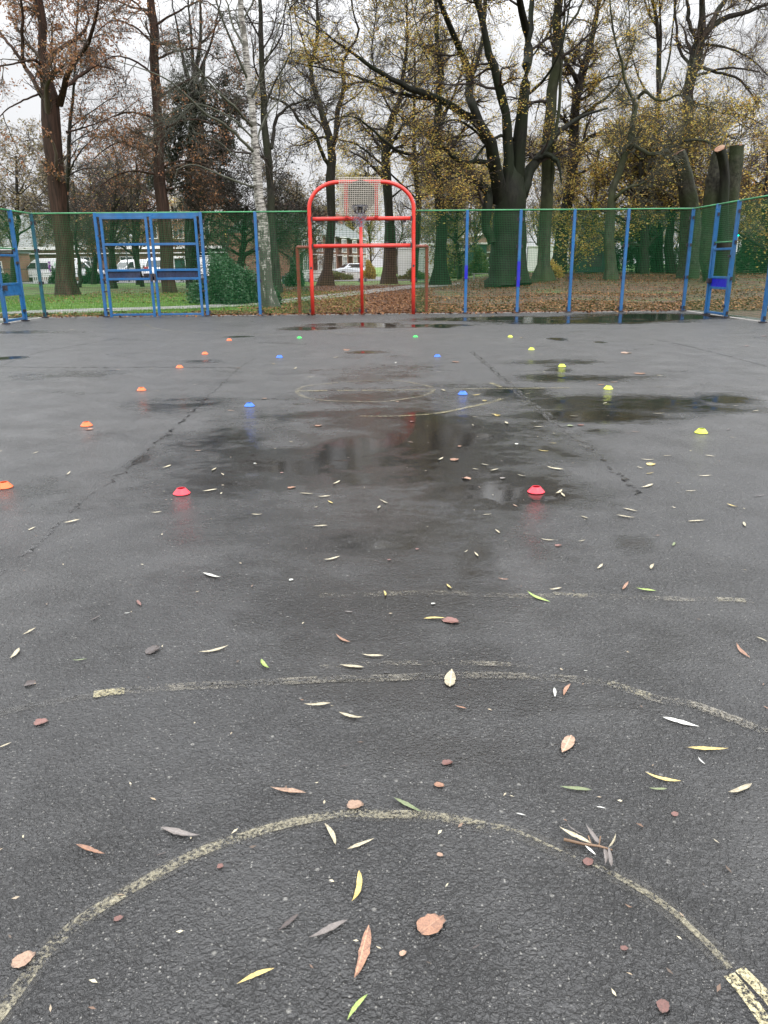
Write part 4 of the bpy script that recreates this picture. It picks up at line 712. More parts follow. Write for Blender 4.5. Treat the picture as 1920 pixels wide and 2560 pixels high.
    V = np.stack([np.stack([x-dx, y-dy, z-.01], -1), np.stack([x+dx, y+dy, z-.01], -1), np.stack([x+ln[:, 0], y+ln[:, 1], z+ht], -1)], 1)[ok].reshape(-1, 3)
    tag(link('grass', mesh_np('grass', V, np.arange(len(V)).reshape(-1, 3), M['grass'])), 'short green grass growing on the left of the park', 'grass', kind='stuff')
terrain()
# ================================================================== TREES
dk = dict
RED = [(70, (2.0, 4.5), (35, 80), 7, .35, .03, .02, .16, dk(tmin=.25)), (700, (.7, 2.2), (25, 65), 5, .5, .014, -.03, .2, dk(tmin=.1)), (5200, (.3, 1.0), (20, 60), 4, .6, .0075, -.05, .2, dk(tmin=.1))]
def lv(a, b, c0, la=(1.8, 4.5), lb=(.8, 2.2), lc=(.3, 1.1), up=.02, wig=.2, rmin=.0075, t0=.25): return [(a, la, (30, 75), 7, .38, .028, up, wig, dk(tmin=t0)), (b, lb, (25, 65), 5, .5, .014, up*.7, wig, dk(tmin=.15)), (int(c0*1.7), lc, (20, 60), 4, .6, rmin, up*.5, wig*1.1, dk(tmin=.1))]
# A: redwood
make_tree('redwood_tree', 'tall redwood with reddish fibrous trunk and forked limbs, leftmost big tree beyond the fence', 'tree', 45,
 [[(164.5, 714, 62), (163, 706, 48), (161, 690, 43), (158, 640, 40), (150, 540, 40), (145, 500, 41), (137, 398, 43), (129, 290, 46), (117, 225, 34), (112, 190, 25), (107, 119, 20), (101, 40, 19), (97, 0, 18)],
  [(148, 262, 18), (158, 230, 15), (167, 187, 13), (199, 143, 11), (223, 103, 9), (229, 76, 8), (246, 30, 6), (245, 0, 5)], [(120, 160, 12), (131, 135, 10), (175, 107, 9), (211, 80, 7), (223, 40, 5), (210, 0, 4)],
  [(150, 232, 11), (175, 210, 9), (199, 191, 8), (239, 163, 6), (262, 168, 4), (285, 174, 3)], [(105, 240, 13), (90, 212, 11), (76, 187, 10), (56, 155, 9), (24, 111, 7), (0, 80, 6), (-30, 30, 4)], [(62, 168, 9), (56, 151, 9), (58, 80, 7), (52, 0, 6)],
  [(110, 230, 6), (95, 236, 5), (52, 255, 4), (12, 278, 3), (-20, 320, 2)], [(100, 160, 9), (80, 150, 6), (30, 160, 4), (-20, 168, 3)], [(118, 190, 7), (128, 130, 5), (130, 60, 4)], [(165, 330, 5), (200, 322, 4), (250, 305, 3), (300, 285, 2)]],
 M['bark_red'], M['twig_red'], lv(60, 520, 3800, up=.0, t0=.12), [(M['lf_rust'], 9000, .13, .1, .10, 3), (M['lf_rust'], 3500, .16, .1, .12, 2)])
make_tree('bare_tree', 'thin dark tree half hidden behind the right side of the redwood trunk', 'tree', 52, [[(174, 700, 13), (172, 600, 12), (168, 500, 11), (170, 400, 10), (176, 300, 8), (186, 200, 6), (190, 100, 5), (196, 0, 4)], [(172, 430, 5), (200, 380, 4), (240, 340, 2)], [(176, 320, 4), (214, 290, 3), (270, 250, 2)]], M['bark_dark'], M['twig'], lv(30, 250, 1800), [(M['lf_rust'], 900, .14, .1, .1, 3)])
# B: slender conifer
make_tree('redwood_tree', 'slender straight redwood with drooping twigs behind the blue double gate', 'tree', 48,
 [[(424, 700, 34), (421, 690, 31), (416, 620, 30), (412, 560, 29), (406, 500, 27), (398, 358, 24), (392, 239, 23), (384, 139, 21), (378, 40, 20), (376, 0, 19)]]+
 [[(float(np.interp(y, (0, 139, 358, 500), (376, 384, 398, 406))), y, 6), (396+s*60, y-18+g, 4.5), (396+s*115, y-8+g*2, 3.2), (396+s*160, y+26+g*2, 2)] for s, y, g in ((1, 150, -8), (-1, 190, -20), (1, 250, -25), (-1, 300, 0), (1, 330, -10), (-1, 380, -5), (1, 420, 0), (-1, 110, -25), (1, 70, -30), (-1, 50, -28), (-1, 440, 6), (1, 480, 5))],
 M['bark_red'], M['twig_red'], lv(60, 600, 4500, (1.5, 3.5), up=-.03, t0=.1), [(M['lf_rust'], 7000, .12, .1, .1, 3)], top_ext=9)
# C: dark evergreen conifer
def conifer(name, label, cat, Y, tr, y0, y1, hw0, hw1, n, leafm, cnt, barkm, lean=0):
    limbs = [tr]
    for i in range(n):
        t = (i+.5)/n; y = y0+(y1-y0)*t; x = np.interp(y, [q[1] for q in tr][::-1], [q[0] for q in tr][::-1]); s = 1 if i % 2 else -1; wv = (hw0+(hw1-hw0)*t)*(.75+.5*rng.random())
        limbs.append([(x, y, 5, 0), (x+s*wv*.4, y+2, 3.5, (rng.random()-.5)*3), (x+s*wv*.75, y+8, 2.5, (rng.random()-.5)*5), (x+s*wv, y+18, 1.6, (rng.random()-.5)*6)])
    return make_tree(name, label, cat, Y, limbs, barkm, M['twig'], [(160, (1.2, 3.2), (30, 80), 6, .5, .02, -.02, .15, dk(tmin=.1)), (1500, (.4, 1.3), (25, 60), 4, .6, .009, 0, .18, dk(tmin=.1))], [(leafm, int(cnt*1.15), .15, .3, .12, 2)], top_ext=0)
conifer('pine_tree', 'broad dark evergreen pine between the redwood and the birch', 'tree', 55, [(484, 702, 25), (480, 640, 23), (486, 560, 24), (492, 480, 22), (498, 400, 19), (502, 300, 16), (508, 200, 10), (512, 150, 4)], 175, 470, 25, 100, 26, M['lf_pine'], 24000, M['bark_dark'])
make_tree('bare_tree', 'tall many stemmed bare tree rising above the dark pine', 'tree', 60, [[(476, 698, 22), (472, 600, 20), (470, 500, 18), (476, 400, 18), (482, 300, 17), (486, 210, 16), (496, 150, 10), (502, 80, 7), (500, 0, 5)], [(484, 230, 11), (466, 180, 9), (452, 120, 6), (440, 50, 4), (430, 0, 3)], [(486, 205, 10), (480, 120, 7), (474, 40, 5), (470, 0, 4)], [(490, 200, 9), (520, 130, 6), (540, 60, 4), (552, 0, 3)], [(500, 110, 6), (530, 80, 4), (560, 30, 3)]], M['bark_dark'], M['twig'], lv(60, 600, 4200, up=.06))
# D: birch
def birchmat():
    m, nt, b = newmat('birch bark'); v = objco(nt, (1, 1, 1)); sep = nt.nodes.new('ShaderNodeSeparateXYZ'); nt.links.new(v, sep.inputs[0])
    a = noise(nt, 5, 4, objco(nt, (.8, .8, 3.5)), .7, .3); l_ = noise(nt, 9, 3, objco(nt, (.5, .5, 6)), .6); f = noise(nt, 5.5, 4, objco(nt, (1.6, 1.6, .45)), .65, .6)
    white = mixc(nt, fr(nt, a, .35, .6), (.46, .44, .40), (.20, .19, .16)); white = mixc(nt, fr(nt, l_, .53, .57, 0, 1), white, (.03, .025, .02)); white = mixc(nt, fr(nt, a, .55, .60, 0, 1), white, (.04, .03, .025)); big_ = noise(nt, 1.6, 3, objco(nt, (1, 1, 1.6)), .6); white = mixc(nt, fr(nt, big_, .56, .62, 0, .9), white, (.05, .045, .03))
    dark = mixc(nt, fr(nt, a, .3, .7), (.016, .017, .012), (.06, .058, .038)); lim = mth(nt, 'ADD', f, fr(nt, sep.outputs[2], 0.2, 4.6, -.10, .20)); lim = fr(nt, lim, .52, .56)
    col = mixc(nt, lim, dark, white); nt.links.new(col, b.inputs['Base Color']); b.inputs['Roughness'].default_value = .6; bump(nt, f, .6, .02, b); return m
M['birch'] = birchmat()
make_tree('silver_birch', 'silver birch with white patched trunk standing just behind the fence', 'tree', 29.6,
 [[(678, 770, 52.1), (674, 756, 37.0), (670, 735, 31.1), (665, 701, 27.7), (662, 628, 26.0), (657, 574, 24.4), (653, 531, 22.7), (649, 488, 21.8), (645, 420, 20.2), (643, 398, 19.3), (632, 318, 16.8), (624, 239, 16.0), (617, 179, 15.1), (612, 119, 14.3), (605, 40, 13.4), (601, 0, 12.6)],
  [(640, 385, 8), (605, 352, 7), (577, 322, 7), (517, 286, 6), (457, 231, 5), (418, 199, 4), (350, 170, 2.5), (280, 150, 1.5)], [(632, 318, 7), (610, 296, 6), (589, 270, 6), (537, 223, 5), (498, 175, 4), (460, 120, 2.5), (430, 60, 1.5)], [(636, 468, 6), (577, 449, 5), (505, 418, 4), (473, 412, 3), (440, 425, 1.8)],
  [(620, 200, 7), (590, 130, 6), (560, 60, 5), (540, 0, 4)], [(612, 120, 6), (580, 60, 5), (566, 0, 4)], [(640, 360, 5), (660, 300, 4), (700, 250, 3), (760, 200, 1.8)], [(626, 250, 5), (660, 170, 4), (690, 90, 3), (720, 0, 2)], [(644, 410, 4), (600, 400, 3), (540, 350, 2.2), (480, 330, 1.5)], [(638, 350, 5), (570, 290, 4), (480, 260, 3), (400, 300, 2)]],
 M['birch'], M['twig_green'], [(60, (1.2, 3.2), (25, 60), 7, .4, .012, -.01, .2, dk(tmin=.15)), (500, (.5, 1.6), (25, 60), 5, .5, .006, -.03, .22, dk(tmin=.15)), (3600, (.2, .8), (20, 55), 4, .6, .0035, -.06, .2, dk(tmin=.1))], None, thin=M['twig_green'])
# E
make_tree('bare_tree', 'dark straight trunked tree close behind the birch', 'tree', 45, [[(692, 700, 32), (689, 690, 22), (686, 640, 19), (682, 530, 17), (676, 460, 17), (671, 398, 18), (662, 318, 16), (656, 199, 14), (652, 80, 11), (650, 0, 9)],
  [(678, 372, 9), (684, 335, 9), (691, 298, 8), (705, 280, 7), (723, 266, 6), (745, 256, 5), (771, 250, 4)], [(654, 160, 6), (700, 100, 4), (712, 40, 3), (716, 0, 2)], [(652, 100, 5), (620, 40, 4), (600, 0, 3)], [(660, 280, 5), (690, 200, 4), (730, 120, 3), (725, 40, 2.5), (730, 0, 2)]], M['bark_dark'], M['twig'], lv(80, 800, 5500, up=.02))
# F
make_tree('bare_tree', 'bare forked tree with flared base seen through the left of the red goal', 'tree', 62, [[(815, 703, 52), (817, 694, 32), (820, 670, 23), (824, 616, 21), (828, 560, 20), (827, 500, 21), (825, 430, 22), (829, 362, 20), (811, 298, 15), (799, 258, 13), (783, 215, 11), (775, 171, 10), (787, 139, 8), (793, 80, 8), (793, 0, 7)],
  [(829, 370, 15), (839, 338, 13), (843, 278, 12), (859, 227, 10), (855, 171, 8), (870, 131, 7), (898, 84, 5), (885, 40, 4), (878, 0, 3)], [(822, 418, 9), (810, 392, 9), (799, 366, 9), (783, 330, 8), (755, 310, 8), (731, 274, 6), (699, 251, 5), (664, 243, 3)], [(850, 235, 7), (880, 211, 6), (930, 200, 4), (980, 180, 2)], [(786, 160, 5), (820, 150, 4), (850, 149, 4), (895, 150, 2)], [(775, 175, 6), (760, 110, 4), (740, 50, 3), (735, 0, 2)], [(845, 270, 5), (900, 230, 3), (930, 170, 2)], [(800, 260, 6), (750, 240, 4), (715, 200, 3)]], M['bark_dark'], M['twig'], lv(90, 900, 6000, (2, 5), up=.02, rmin=.009), [(M['lf_olive'], 500, .16, .4, .1, 3)])
# G
make_tree('beech_tree', 'yellow leaved tree with flared base seen through the right of the red goal', 'tree', 66, [[(973, 696, 46), (973, 686, 34), (974, 660, 27), (975, 620, 25), (974, 570, 23), (972, 517, 20), (966, 440, 21), (962, 370, 20), (970, 320, 18), (984, 290, 16), (998, 250, 12), (1008, 180, 9), (1018, 99, 6), (1016, 0, 4)],
  [(966, 400, 8), (990, 340, 7), (1030, 290, 6), (1080, 260, 4), (1100, 220, 3)], [(968, 420, 6), (930, 390, 5), (890, 360, 4), (850, 350, 2)], [(985, 290, 6), (950, 220, 4), (930, 130, 3), (940, 40, 2), (942, 0, 2)], [(972, 500, 5), (1010, 470, 4), (1050, 460, 2)]], M['bark_dark'], M['twig'], lv(90, 800, 5200, (2, 5), rmin=.009), [(M['lf_gold'], 6500, .15, .7, .15, 3), (M['lf_olive'], 3000, .15, .7, .15, 3)], forks=0)
# H
make_tree('beech_tree', 'dark straight tree with knobbly base just right of the red goal', 'tree', 60, [[(1101, 702, 52), (1101, 692, 38), (1100, 672, 32), (1102, 640, 26), (1103, 600, 24), (1102, 540, 25), (1099, 477, 22), (1094, 400, 21), (1092, 330, 19), (1097, 260, 17), (1104, 191, 15), (1098, 130, 12), (1093, 80, 10), (1090, 0, 8)],
  [(1098, 300, 7), (1130, 250, 6), (1150, 190, 4), (1170, 120, 3)], [(1094, 380, 7), (1060, 330, 5), (1020, 310, 4), (990, 280, 2)], [(1104, 200, 6), (1060, 130, 4), (1040, 60, 3), (1030, 0, 2)], [(1104, 540, 5), (1130, 500, 4), (1170, 490, 2)]], M['bark_black'], M['twig'], lv(90, 800, 5200, (2, 5), rmin=.009), [(M['lf_gold'], 7000, .14, .7, .15, 3), (M['lf_olive'], 2000, .14, .7, .15, 3)], forks=0)
# I: great beech
make_tree('great_beech', 'huge multi stemmed beech with black mossy trunk and golden leaves right of the goal', 'tree', 50,
 [[(1272, 706, 112), (1271, 694, 96), (1271, 660, 90), (1271, 610, 86), (1272, 560, 76), (1274, 500, 72), (1276, 450, 62), (1280, 420, 40), (1290, 380, 26)],
  [(1285, 470, 42, .2), (1294, 400, 36), (1300, 358, 32), (1312, 239, 26), (1318, 170, 24), (1320, 119, 20, .6), (1312, 60, 18), (1304, 24, 17), (1301, 0, 16)], [(1318, 130, 12, .6), (1326, 80, 13), (1328, 30, 13), (1329, 0, 12)],
  [(1250, 500, 38, -.1), (1242, 440, 34), (1236, 398, 31), (1222, 350, 27), (1197, 298, 23), (1178, 259, 20), (1173, 223, 18, 1.7), (1180, 186, 19, 2.0), (1160, 143, 15), (1134, 91, 14), (1113, 36, 12), (1100, 0, 11)], [(1178, 190, 13, 2), (1197, 139, 11), (1208, 80, 10), (1213, 0, 9)],
  [(1268, 470, 30, -.4), (1272, 390, 26, -.6), (1268, 318, 22, -.9), (1260, 262, 21, -1.1), (1247, 217, 20, -1.3), (1236, 171, 19, -1.5), (1221, 131, 17, -1.7), (1209, 60, 15, -2), (1189, 0, 13, -2)],
  [(1214, 330, 18, 0), (1169, 294, 18), (1109, 255, 17, -1), (1069, 235, 15), (1030, 223, 14), (982, 199, 12), (934, 171, 10), (886, 135, 7), (839, 103, 5), (799, 72, 4), (740, 40, 2.5)], [(1100, 252, 10, -1), (1022, 239, 9, -1.5), (978, 227, 8, -2), (930, 207, 7, -2.5), (886, 191, 5, -3), (823, 175, 4, -3), (771, 163, 3, -3), (700, 150, 2, -3)],
  [(1240, 440, 14, -.2), (1226, 416, 13, -.3), (1200, 404, 12, -.5), (1157, 406, 10, -1), (1129, 386, 9, -1.4), (1097, 362, 7, -1.8), (1069, 382, 10, -2.0), (1038, 386, 8, -2.3), (998, 378, 7, -2.6), (958, 350, 6, -3), (926, 318, 5, -3), (878, 290, 3, -3.4), (820, 300, 2, -3.4)],
  [(1282, 540, 34, .2), (1296, 500, 34, .25), (1310, 470, 32, .3), (1322, 440, 28, .4), (1334, 412, 24, .6), (1355, 382, 16, .9), (1391, 338, 13), (1427, 306, 10), (1470, 285, 7), (1520, 270, 4)], [(1334, 414, 16, .6), (1352, 392, 15, .4), (1374, 388, 13, .2), (1393, 406, 10, 0), (1402, 440, 5, -.2), (1404, 460, 2, -.3)],
  [(1230, 608, 22, -.5), (1221, 585, 23, -.5), (1212, 560, 22, -.6), (1216, 520, 24, -.6), (1222, 480, 24, -.5), (1205, 462, 18, -.6), (1189, 452, 14, -.8), (1170, 440, 8, -1), (1130, 430, 4, -1.4)],
  [(1300, 360, 9, 0), (1250, 340, 7, -1), (1200, 380, 6, -2), (1150, 440, 4, -2.6), (1090, 450, 2.5, -3)], [(1312, 240, 9, 0), (1360, 200, 7, -1), (1400, 130, 5, -2), (1420, 40, 4, -2), (1424, 0, 3, -2)], [(1236, 395, 8, 0), (1190, 330, 6, -2), (1140, 300, 5, -3), (1100, 310, 3, -4), (1050, 330, 2, -5)]],
 M['bark_black'], M['twig'], lv(150, 1500, 9500, (1.6, 5), (.8, 2.4), (.3, 1.2), up=-.01, rmin=.007, t0=.3), [(M['lf_gold'], 17000, .12, .8, .18, 2), (M['lf_gold'], 17000, .115, .8, .09, 3), (M['lf_olive'], 9000, .11, .8, .08, 3)], skip0=1, forks=1)
# J
make_tree('beech_tree', 'tall smooth green grey stem immediately right of the great beech', 'tree', 52, [[(1357, 706, 60), (1356, 694, 46), (1358, 670, 34), (1361, 616, 28), (1366, 528, 27), (1369, 477, 27), (1369, 358, 26), (1379, 239, 25), (1391, 159, 24), (1397, 80, 21), (1398, 0, 19)], [(1376, 480, 8, -.3), (1384, 400, 9, -.3), (1394, 300, 8, -.3), (1400, 220, 7, -.3), (1405, 120, 6, -.3), (1412, 0, 5, -.3)], [(1398, 90, 8), (1440, 40, 6), (1460, 0, 5)], [(1332, 140, 4, -.5), (1350, 115, 5, -.5), (1378, 70, 6, -.5), (1384, 36, 6, -.5)]], M['bark_green'], M['twig'], lv(60, 500, 3500, t0=.4), [(M['lf_gold'], 6500, .12, .7, .25, 2)], top_ext=8, forks=0)
# K
make_tree('beech_tree', 'forked rough barked tree second to the right of the great beech', 'tree', 62, [[(1392, 690, 46), (1394, 676, 36), (1400, 640, 32), (1408, 578, 30), (1420, 500, 28), (1431, 438, 26), (1435, 358, 24), (1437, 278, 22), (1447, 205, 20), (1467, 159, 17), (1479, 99, 14), (1490, 50, 12), (1499, 0, 10)], [(1447, 212, 12), (1431, 182, 10), (1411, 147, 8), (1395, 80, 5), (1388, 0, 4)], [(1440, 300, 10), (1480, 270, 8), (1530, 230, 6), (1560, 180, 5), (1590, 90, 3)], [(1434, 380, 9), (1480, 340, 7), (1540, 330, 5), (1600, 300, 3)], [(1440, 440, 7), (1500, 410, 5), (1560, 420, 3)], [(1450, 220, 7), (1500, 200, 5), (1545, 185, 4), (1600, 150, 2)]], M['bark_dark'], M['twig'], lv(100, 1000, 6500, (2, 5), rmin=.009), [(M['lf_gold'], 15000, .14, .7, .2, 2), (M['lf_olive'], 7000, .14, .7, .15, 3)])
# L
make_tree('leaning_tree', 'slim green barked tree with kinked bare boughs leaning right behind the fence', 'tree', 49, [[(1526, 712, 36), (1526, 704, 28), (1525, 660, 26), (1524.6, 618, 25), (1526, 527, 21), (1530, 507, 19), (1538, 459, 17), (1554, 400, 17), (1568, 358, 17), (1578, 330, 14), (1586, 278, 12), (1594, 247, 11), (1582, 240, 8), (1574, 235, 7), (1558, 191, 6), (1554, 151, 6), (1542, 119, 5), (1530, 60, 5), (1525, 0, 4)],
  [(1594, 248, 9, 0), (1605, 232, 8, -.2), (1618, 230, 8, -.4), (1634, 246, 6, -.6), (1660, 252, 5, -.8), (1690, 240, 5, -1), (1712, 240, 4, -1.2), (1740, 270, 2.5, -1.4)], [(1532, 503, 9, 0), (1546, 488, 8, -.3), (1570, 470, 7, -.6), (1598, 462, 5, -.9), (1618, 451, 3, -1.2)],
  [(1568, 378, 11, 0), (1580, 367, 10, -.3), (1592, 366, 9, -.5), (1606, 378, 9, -.7), (1630, 385, 9, -.9), (1650, 381, 8, -1), (1690, 362, 7, -1.2), (1725, 350, 6, -1.4), (1760, 352, 5, -1.6), (1790, 364, 3, -1.8)], [(1652, 382, 6, -1), (1668, 396, 5, -1.1), (1684, 408, 4, -1.2)]],
 M['bark_green'], M['twig_green'], lv(50, 420, 3000, (1, 3), t0=.35), [(M['lf_gold'], 3500, .11, .7, .2, 2)], top_ext=3)
# M
make_tree('bare_tree', 'big bare crowned tree with fine reddish twigs at the upper right', 'tree', 68, [[(1716, 690, 40), (1718, 600, 34), (1720, 500, 30), (1721, 420, 28), (1721, 338, 27), (1722, 239, 26), (1736, 159, 27), (1750, 100, 28), (1757, 72, 18), (1756, 30, 14), (1753, 0, 13)], [(1752, 104, 18), (1773, 72, 15), (1817, 44, 12), (1872, 28, 9), (1920, 12, 6), (1980, -10, 4)], [(1765, 84, 12), (1793, 32, 12), (1813, 0, 11)], [(1745, 110, 10), (1732, 78, 9), (1721, 48, 9), (1717, 0, 7)], [(1735, 170, 8), (1700, 130, 7), (1690, 60, 6), (1686, 0, 5)],
  [(1738, 165, 8), (1790, 180, 7), (1850, 200, 5), (1900, 270, 3)], [(1722, 250, 8), (1790, 280, 6), (1860, 290, 4), (1920, 320, 2)], [(1750, 110, 7), (1820, 120, 5), (1880, 150, 4), (1930, 200, 2)], [(1724, 300, 7), (1780, 330, 5), (1850, 350, 3)], [(1736, 190, 7), (1820, 170, 5), (1900, 180, 3)]], M['bark_dark'], M['twig_red'], lv(130, 1300, 9000, (2, 6), (1, 3), (.4, 1.6), rmin=.010), [(M['lf_gold'], 5000, .15, .6, .3, 2)], top_ext=7)
make_tree('bare_tree', 'narrow upright tree with several thin stems left of the big reddish twigged one', 'tree', 66, [[(1640, 690, 26), (1641, 560, 22), (1642, 450, 18), (1642, 358, 15), (1646, 250, 13), (1648, 139, 12), (1643, 60, 10), (1631, 0, 8)], [(1648, 145, 8), (1652, 90, 6), (1650, 0, 4)], [(1646, 240, 6), (1670, 160, 5), (1680, 80, 4), (1690, 0, 3)], [(1643, 70, 5), (1620, 30, 4), (1612, 0, 3)], [(1645, 260, 6), (1600, 200, 4), (1575, 110, 3), (1570, 0, 2)]], M['bark_dark'], M['twig_red'], lv(70, 700, 4500, up=.05, rmin=.009), [(M['lf_gold'], 2500, .17, .6, .25, 2)])
# N cut trunks
def cut_tree(label, Y, stems):
    b = W(*stems[0][0][:2], Y); b[2] = float(gz(b[0], b[1])); r = empty('cut_trunk', b, label, 'cut tree')
    for st in stems:
        pts = [W(q[0], q[1], Y+(q[3] if len(q) > 3 else 0)) for q in st]; rad = [q[2]/2*mpp(Y) for q in st]
        if st[0][1] > 650: pts[0][2] = float(gz(pts[0][0], pts[0][1]))-.1
        p, rr = resample(pts, rad, 24); rr = rr*(1+.03*rng.normal(size=24)); V, F = tubes((p-b)[None], rr[None], 28, np.full((1, 24), .05)); o = link('stem', mesh_np('stem', V, F, M['bark_stump'] if st is not stems[-1] or len(stems) == 1 else M['bark_black'], True), r)
        ax = (p[-1]-p[-2]); ax /= np.linalg.norm(ax); nn = np.array([ax[0]*.6-.05, -.55, .75]) if len(stems) > 1 else np.array([0.05, .3, 1.]); nn /= np.linalg.norm(nn); m = MB(); c = p[-1]-b; m.tube([c-ax*.05, c+ax*.012, c+ax*.02], [rr[-1]*.95, rr[-1]*.97, rr[-1]*.9], 20); m.build('sawn_face', M['cut'], o)
cut_tree('thick cut trunk with a level sawn top, left one behind the fence corner', 50, [[(1718, 690, 58), (1724, 640, 50), (1727, 560, 46), (1724, 510, 44), (1716, 460, 40), (1705, 415, 37), (1694, 382, 34)]])
cut_tree('three stemmed cut trunk with a pink sawn face, behind the right gate', 46, [[(1800, 700, 66, .4), (1778, 640, 56, .4), (1780, 560, 48, .4), (1782, 500, 44, .4), (1788, 440, 38, .4), (1797, 385, 30, .4), (1800, 374, 26, .4)], [(1818, 690, 40, .2), (1824, 600, 32, .2), (1829, 507, 29, .2), (1837, 430, 31, .2), (1842, 364, 32, .2)], [(1808, 690, 34, -.4), (1808, 600, 28, -.4), (1809, 511, 24, -.4), (1812, 450, 23, -.5), (1808, 405, 22, -.7), (1799, 371, 24, -1.0)]])
# golden beech mass at the right and other filling trees
def gen_tree(name, label, cat, px, Y, h_px, wpx, twm, leaves, lvv=None, group=None, barkm=None, n=7, spread=70, fork=.3):
    b = GT(px, 676) if Y is None else None; z0 = float(gz((px-960)/CF*Y, Y)); y0 = 650+(1.45-z0)*CF/Y/math.cos(CP)**0; limbs = []
    tr = [(px, y0, wpx)]; x = px
    for i in range(1, 7): x += rng.normal()*4; tr.append((x, y0-h_px*i/6, wpx*(1-.12*i)))
    limbs.append(tr)
    for k in range(n):
        t = fork+(1-fork)*(k+.5)/n; j = min(5, int(t*6)); x0, yy, w0 = tr[j]; s = 1 if k % 2 else -1; sp = spread*(1.15-.6*t)*(.7+.6*rng.random()); rise = h_px*.22*(.6+.8*rng.random())
        limbs.append([(x0, yy, w0*.5, 0), (x0+s*sp*.4, yy-rise*.4, w0*.36, (rng.random()-.5)*4), (x0+s*sp*.75, yy-rise*.75, w0*.24, (rng.random()-.5)*7), (x0+s*sp, yy-rise*1.1, w0*.13, (rng.random()-.5)*9)])
    return make_tree(name, label, cat, Y, limbs, barkm or M['bark_dark'], twm, lvv or lv(60, 500, 3500, (2, 5), rmin=.012), leaves, group, top_ext=3)
gen_tree('golden_beech', 'golden leaved beech filling the space between the leaning tree and the left cut trunk', 'tree', 1610, 58, 330, 24, M['twig'], [(M['lf_gold'], 10000, .15, .6, .3, 2), (M['lf_olive'], 8000, .16, .6, .25, 3)], n=12, spread=130, fork=.2)
gen_tree('golden_beech', 'golden leaved tree behind the right hand cut trunks', 'tree', 1800, 60, 330, 22, M['twig'], [(M['lf_gold'], 9500, .15, .6, .3, 2), (M['lf_olive'], 5000, .16, .6, .25, 3)], n=12, spread=110, fork=.22)
gen_tree('golden_beech', 'olive gold tree filling the space just right of the tall smooth stem', 'tree', 1480, 66, 300, 20, M['twig'], [(M['lf_gold'], 6000, .16, .6, .3, 2), (M['lf_olive'], 9000, .16, .6, .25, 3)], n=12, spread=110, fork=.15)
gen_tree('golden_beech', 'pale gold leaved tree cut off by the right edge of the photo', 'tree', 1925, 56, 300, 20, M['twig_red'], [(M['lf_gold'], 7000, .15, .6, .35, 3)], n=10, spread=100, fork=.2)
gen_tree('golden_beech', 'golden orange leaved tree whose thin crown fills the sky above the goal to the right', 'tree', 1035, 72, 560, 16, M['twig'], [(M['lf_gold'], 3500, .15, .7, .2, 3)], n=10, spread=150, fork=.4)
# russet and olive middle trees on the left
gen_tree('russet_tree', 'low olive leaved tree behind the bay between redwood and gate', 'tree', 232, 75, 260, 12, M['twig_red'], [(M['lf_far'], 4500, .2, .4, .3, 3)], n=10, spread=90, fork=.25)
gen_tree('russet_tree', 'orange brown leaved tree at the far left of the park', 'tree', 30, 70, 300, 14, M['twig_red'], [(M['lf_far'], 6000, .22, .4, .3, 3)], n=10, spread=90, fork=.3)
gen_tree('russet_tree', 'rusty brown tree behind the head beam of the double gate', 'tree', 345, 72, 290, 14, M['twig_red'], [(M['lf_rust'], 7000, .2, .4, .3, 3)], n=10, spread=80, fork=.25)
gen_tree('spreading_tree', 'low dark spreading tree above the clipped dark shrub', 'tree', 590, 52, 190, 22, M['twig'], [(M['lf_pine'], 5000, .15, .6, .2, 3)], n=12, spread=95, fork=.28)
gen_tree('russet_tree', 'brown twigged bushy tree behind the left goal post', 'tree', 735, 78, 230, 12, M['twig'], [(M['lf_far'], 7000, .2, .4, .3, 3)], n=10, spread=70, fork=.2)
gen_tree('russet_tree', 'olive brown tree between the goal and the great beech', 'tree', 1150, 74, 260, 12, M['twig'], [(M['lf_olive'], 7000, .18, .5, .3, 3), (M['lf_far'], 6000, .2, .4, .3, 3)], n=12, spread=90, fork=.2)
gen_tree('slim_tree', 'slim bare tree standing in front of the second white van', 'tree', 197, 64, 240, 9, M['twig'], None, lv(20, 150, 1000, rmin=.01), n=5, spread=50, fork=.4)
gen_tree('slim_tree', 'slim dark tree in front of the red signed white van', 'tree', 354, 64, 240, 10, M['twig'], [(M['lf_olive'], 500, .15, .4, .2, 3)], lv(20, 150, 1000, rmin=.01), n=5, spread=50, fork=.4)
gen_tree('slim_tree', 'dark trunk seen through the left leaf of the double gate', 'tree', 282, 60, 260, 17, M['twig'], None, lv(25, 200, 1200, rmin=.01), n=6, spread=60, fork=.4)
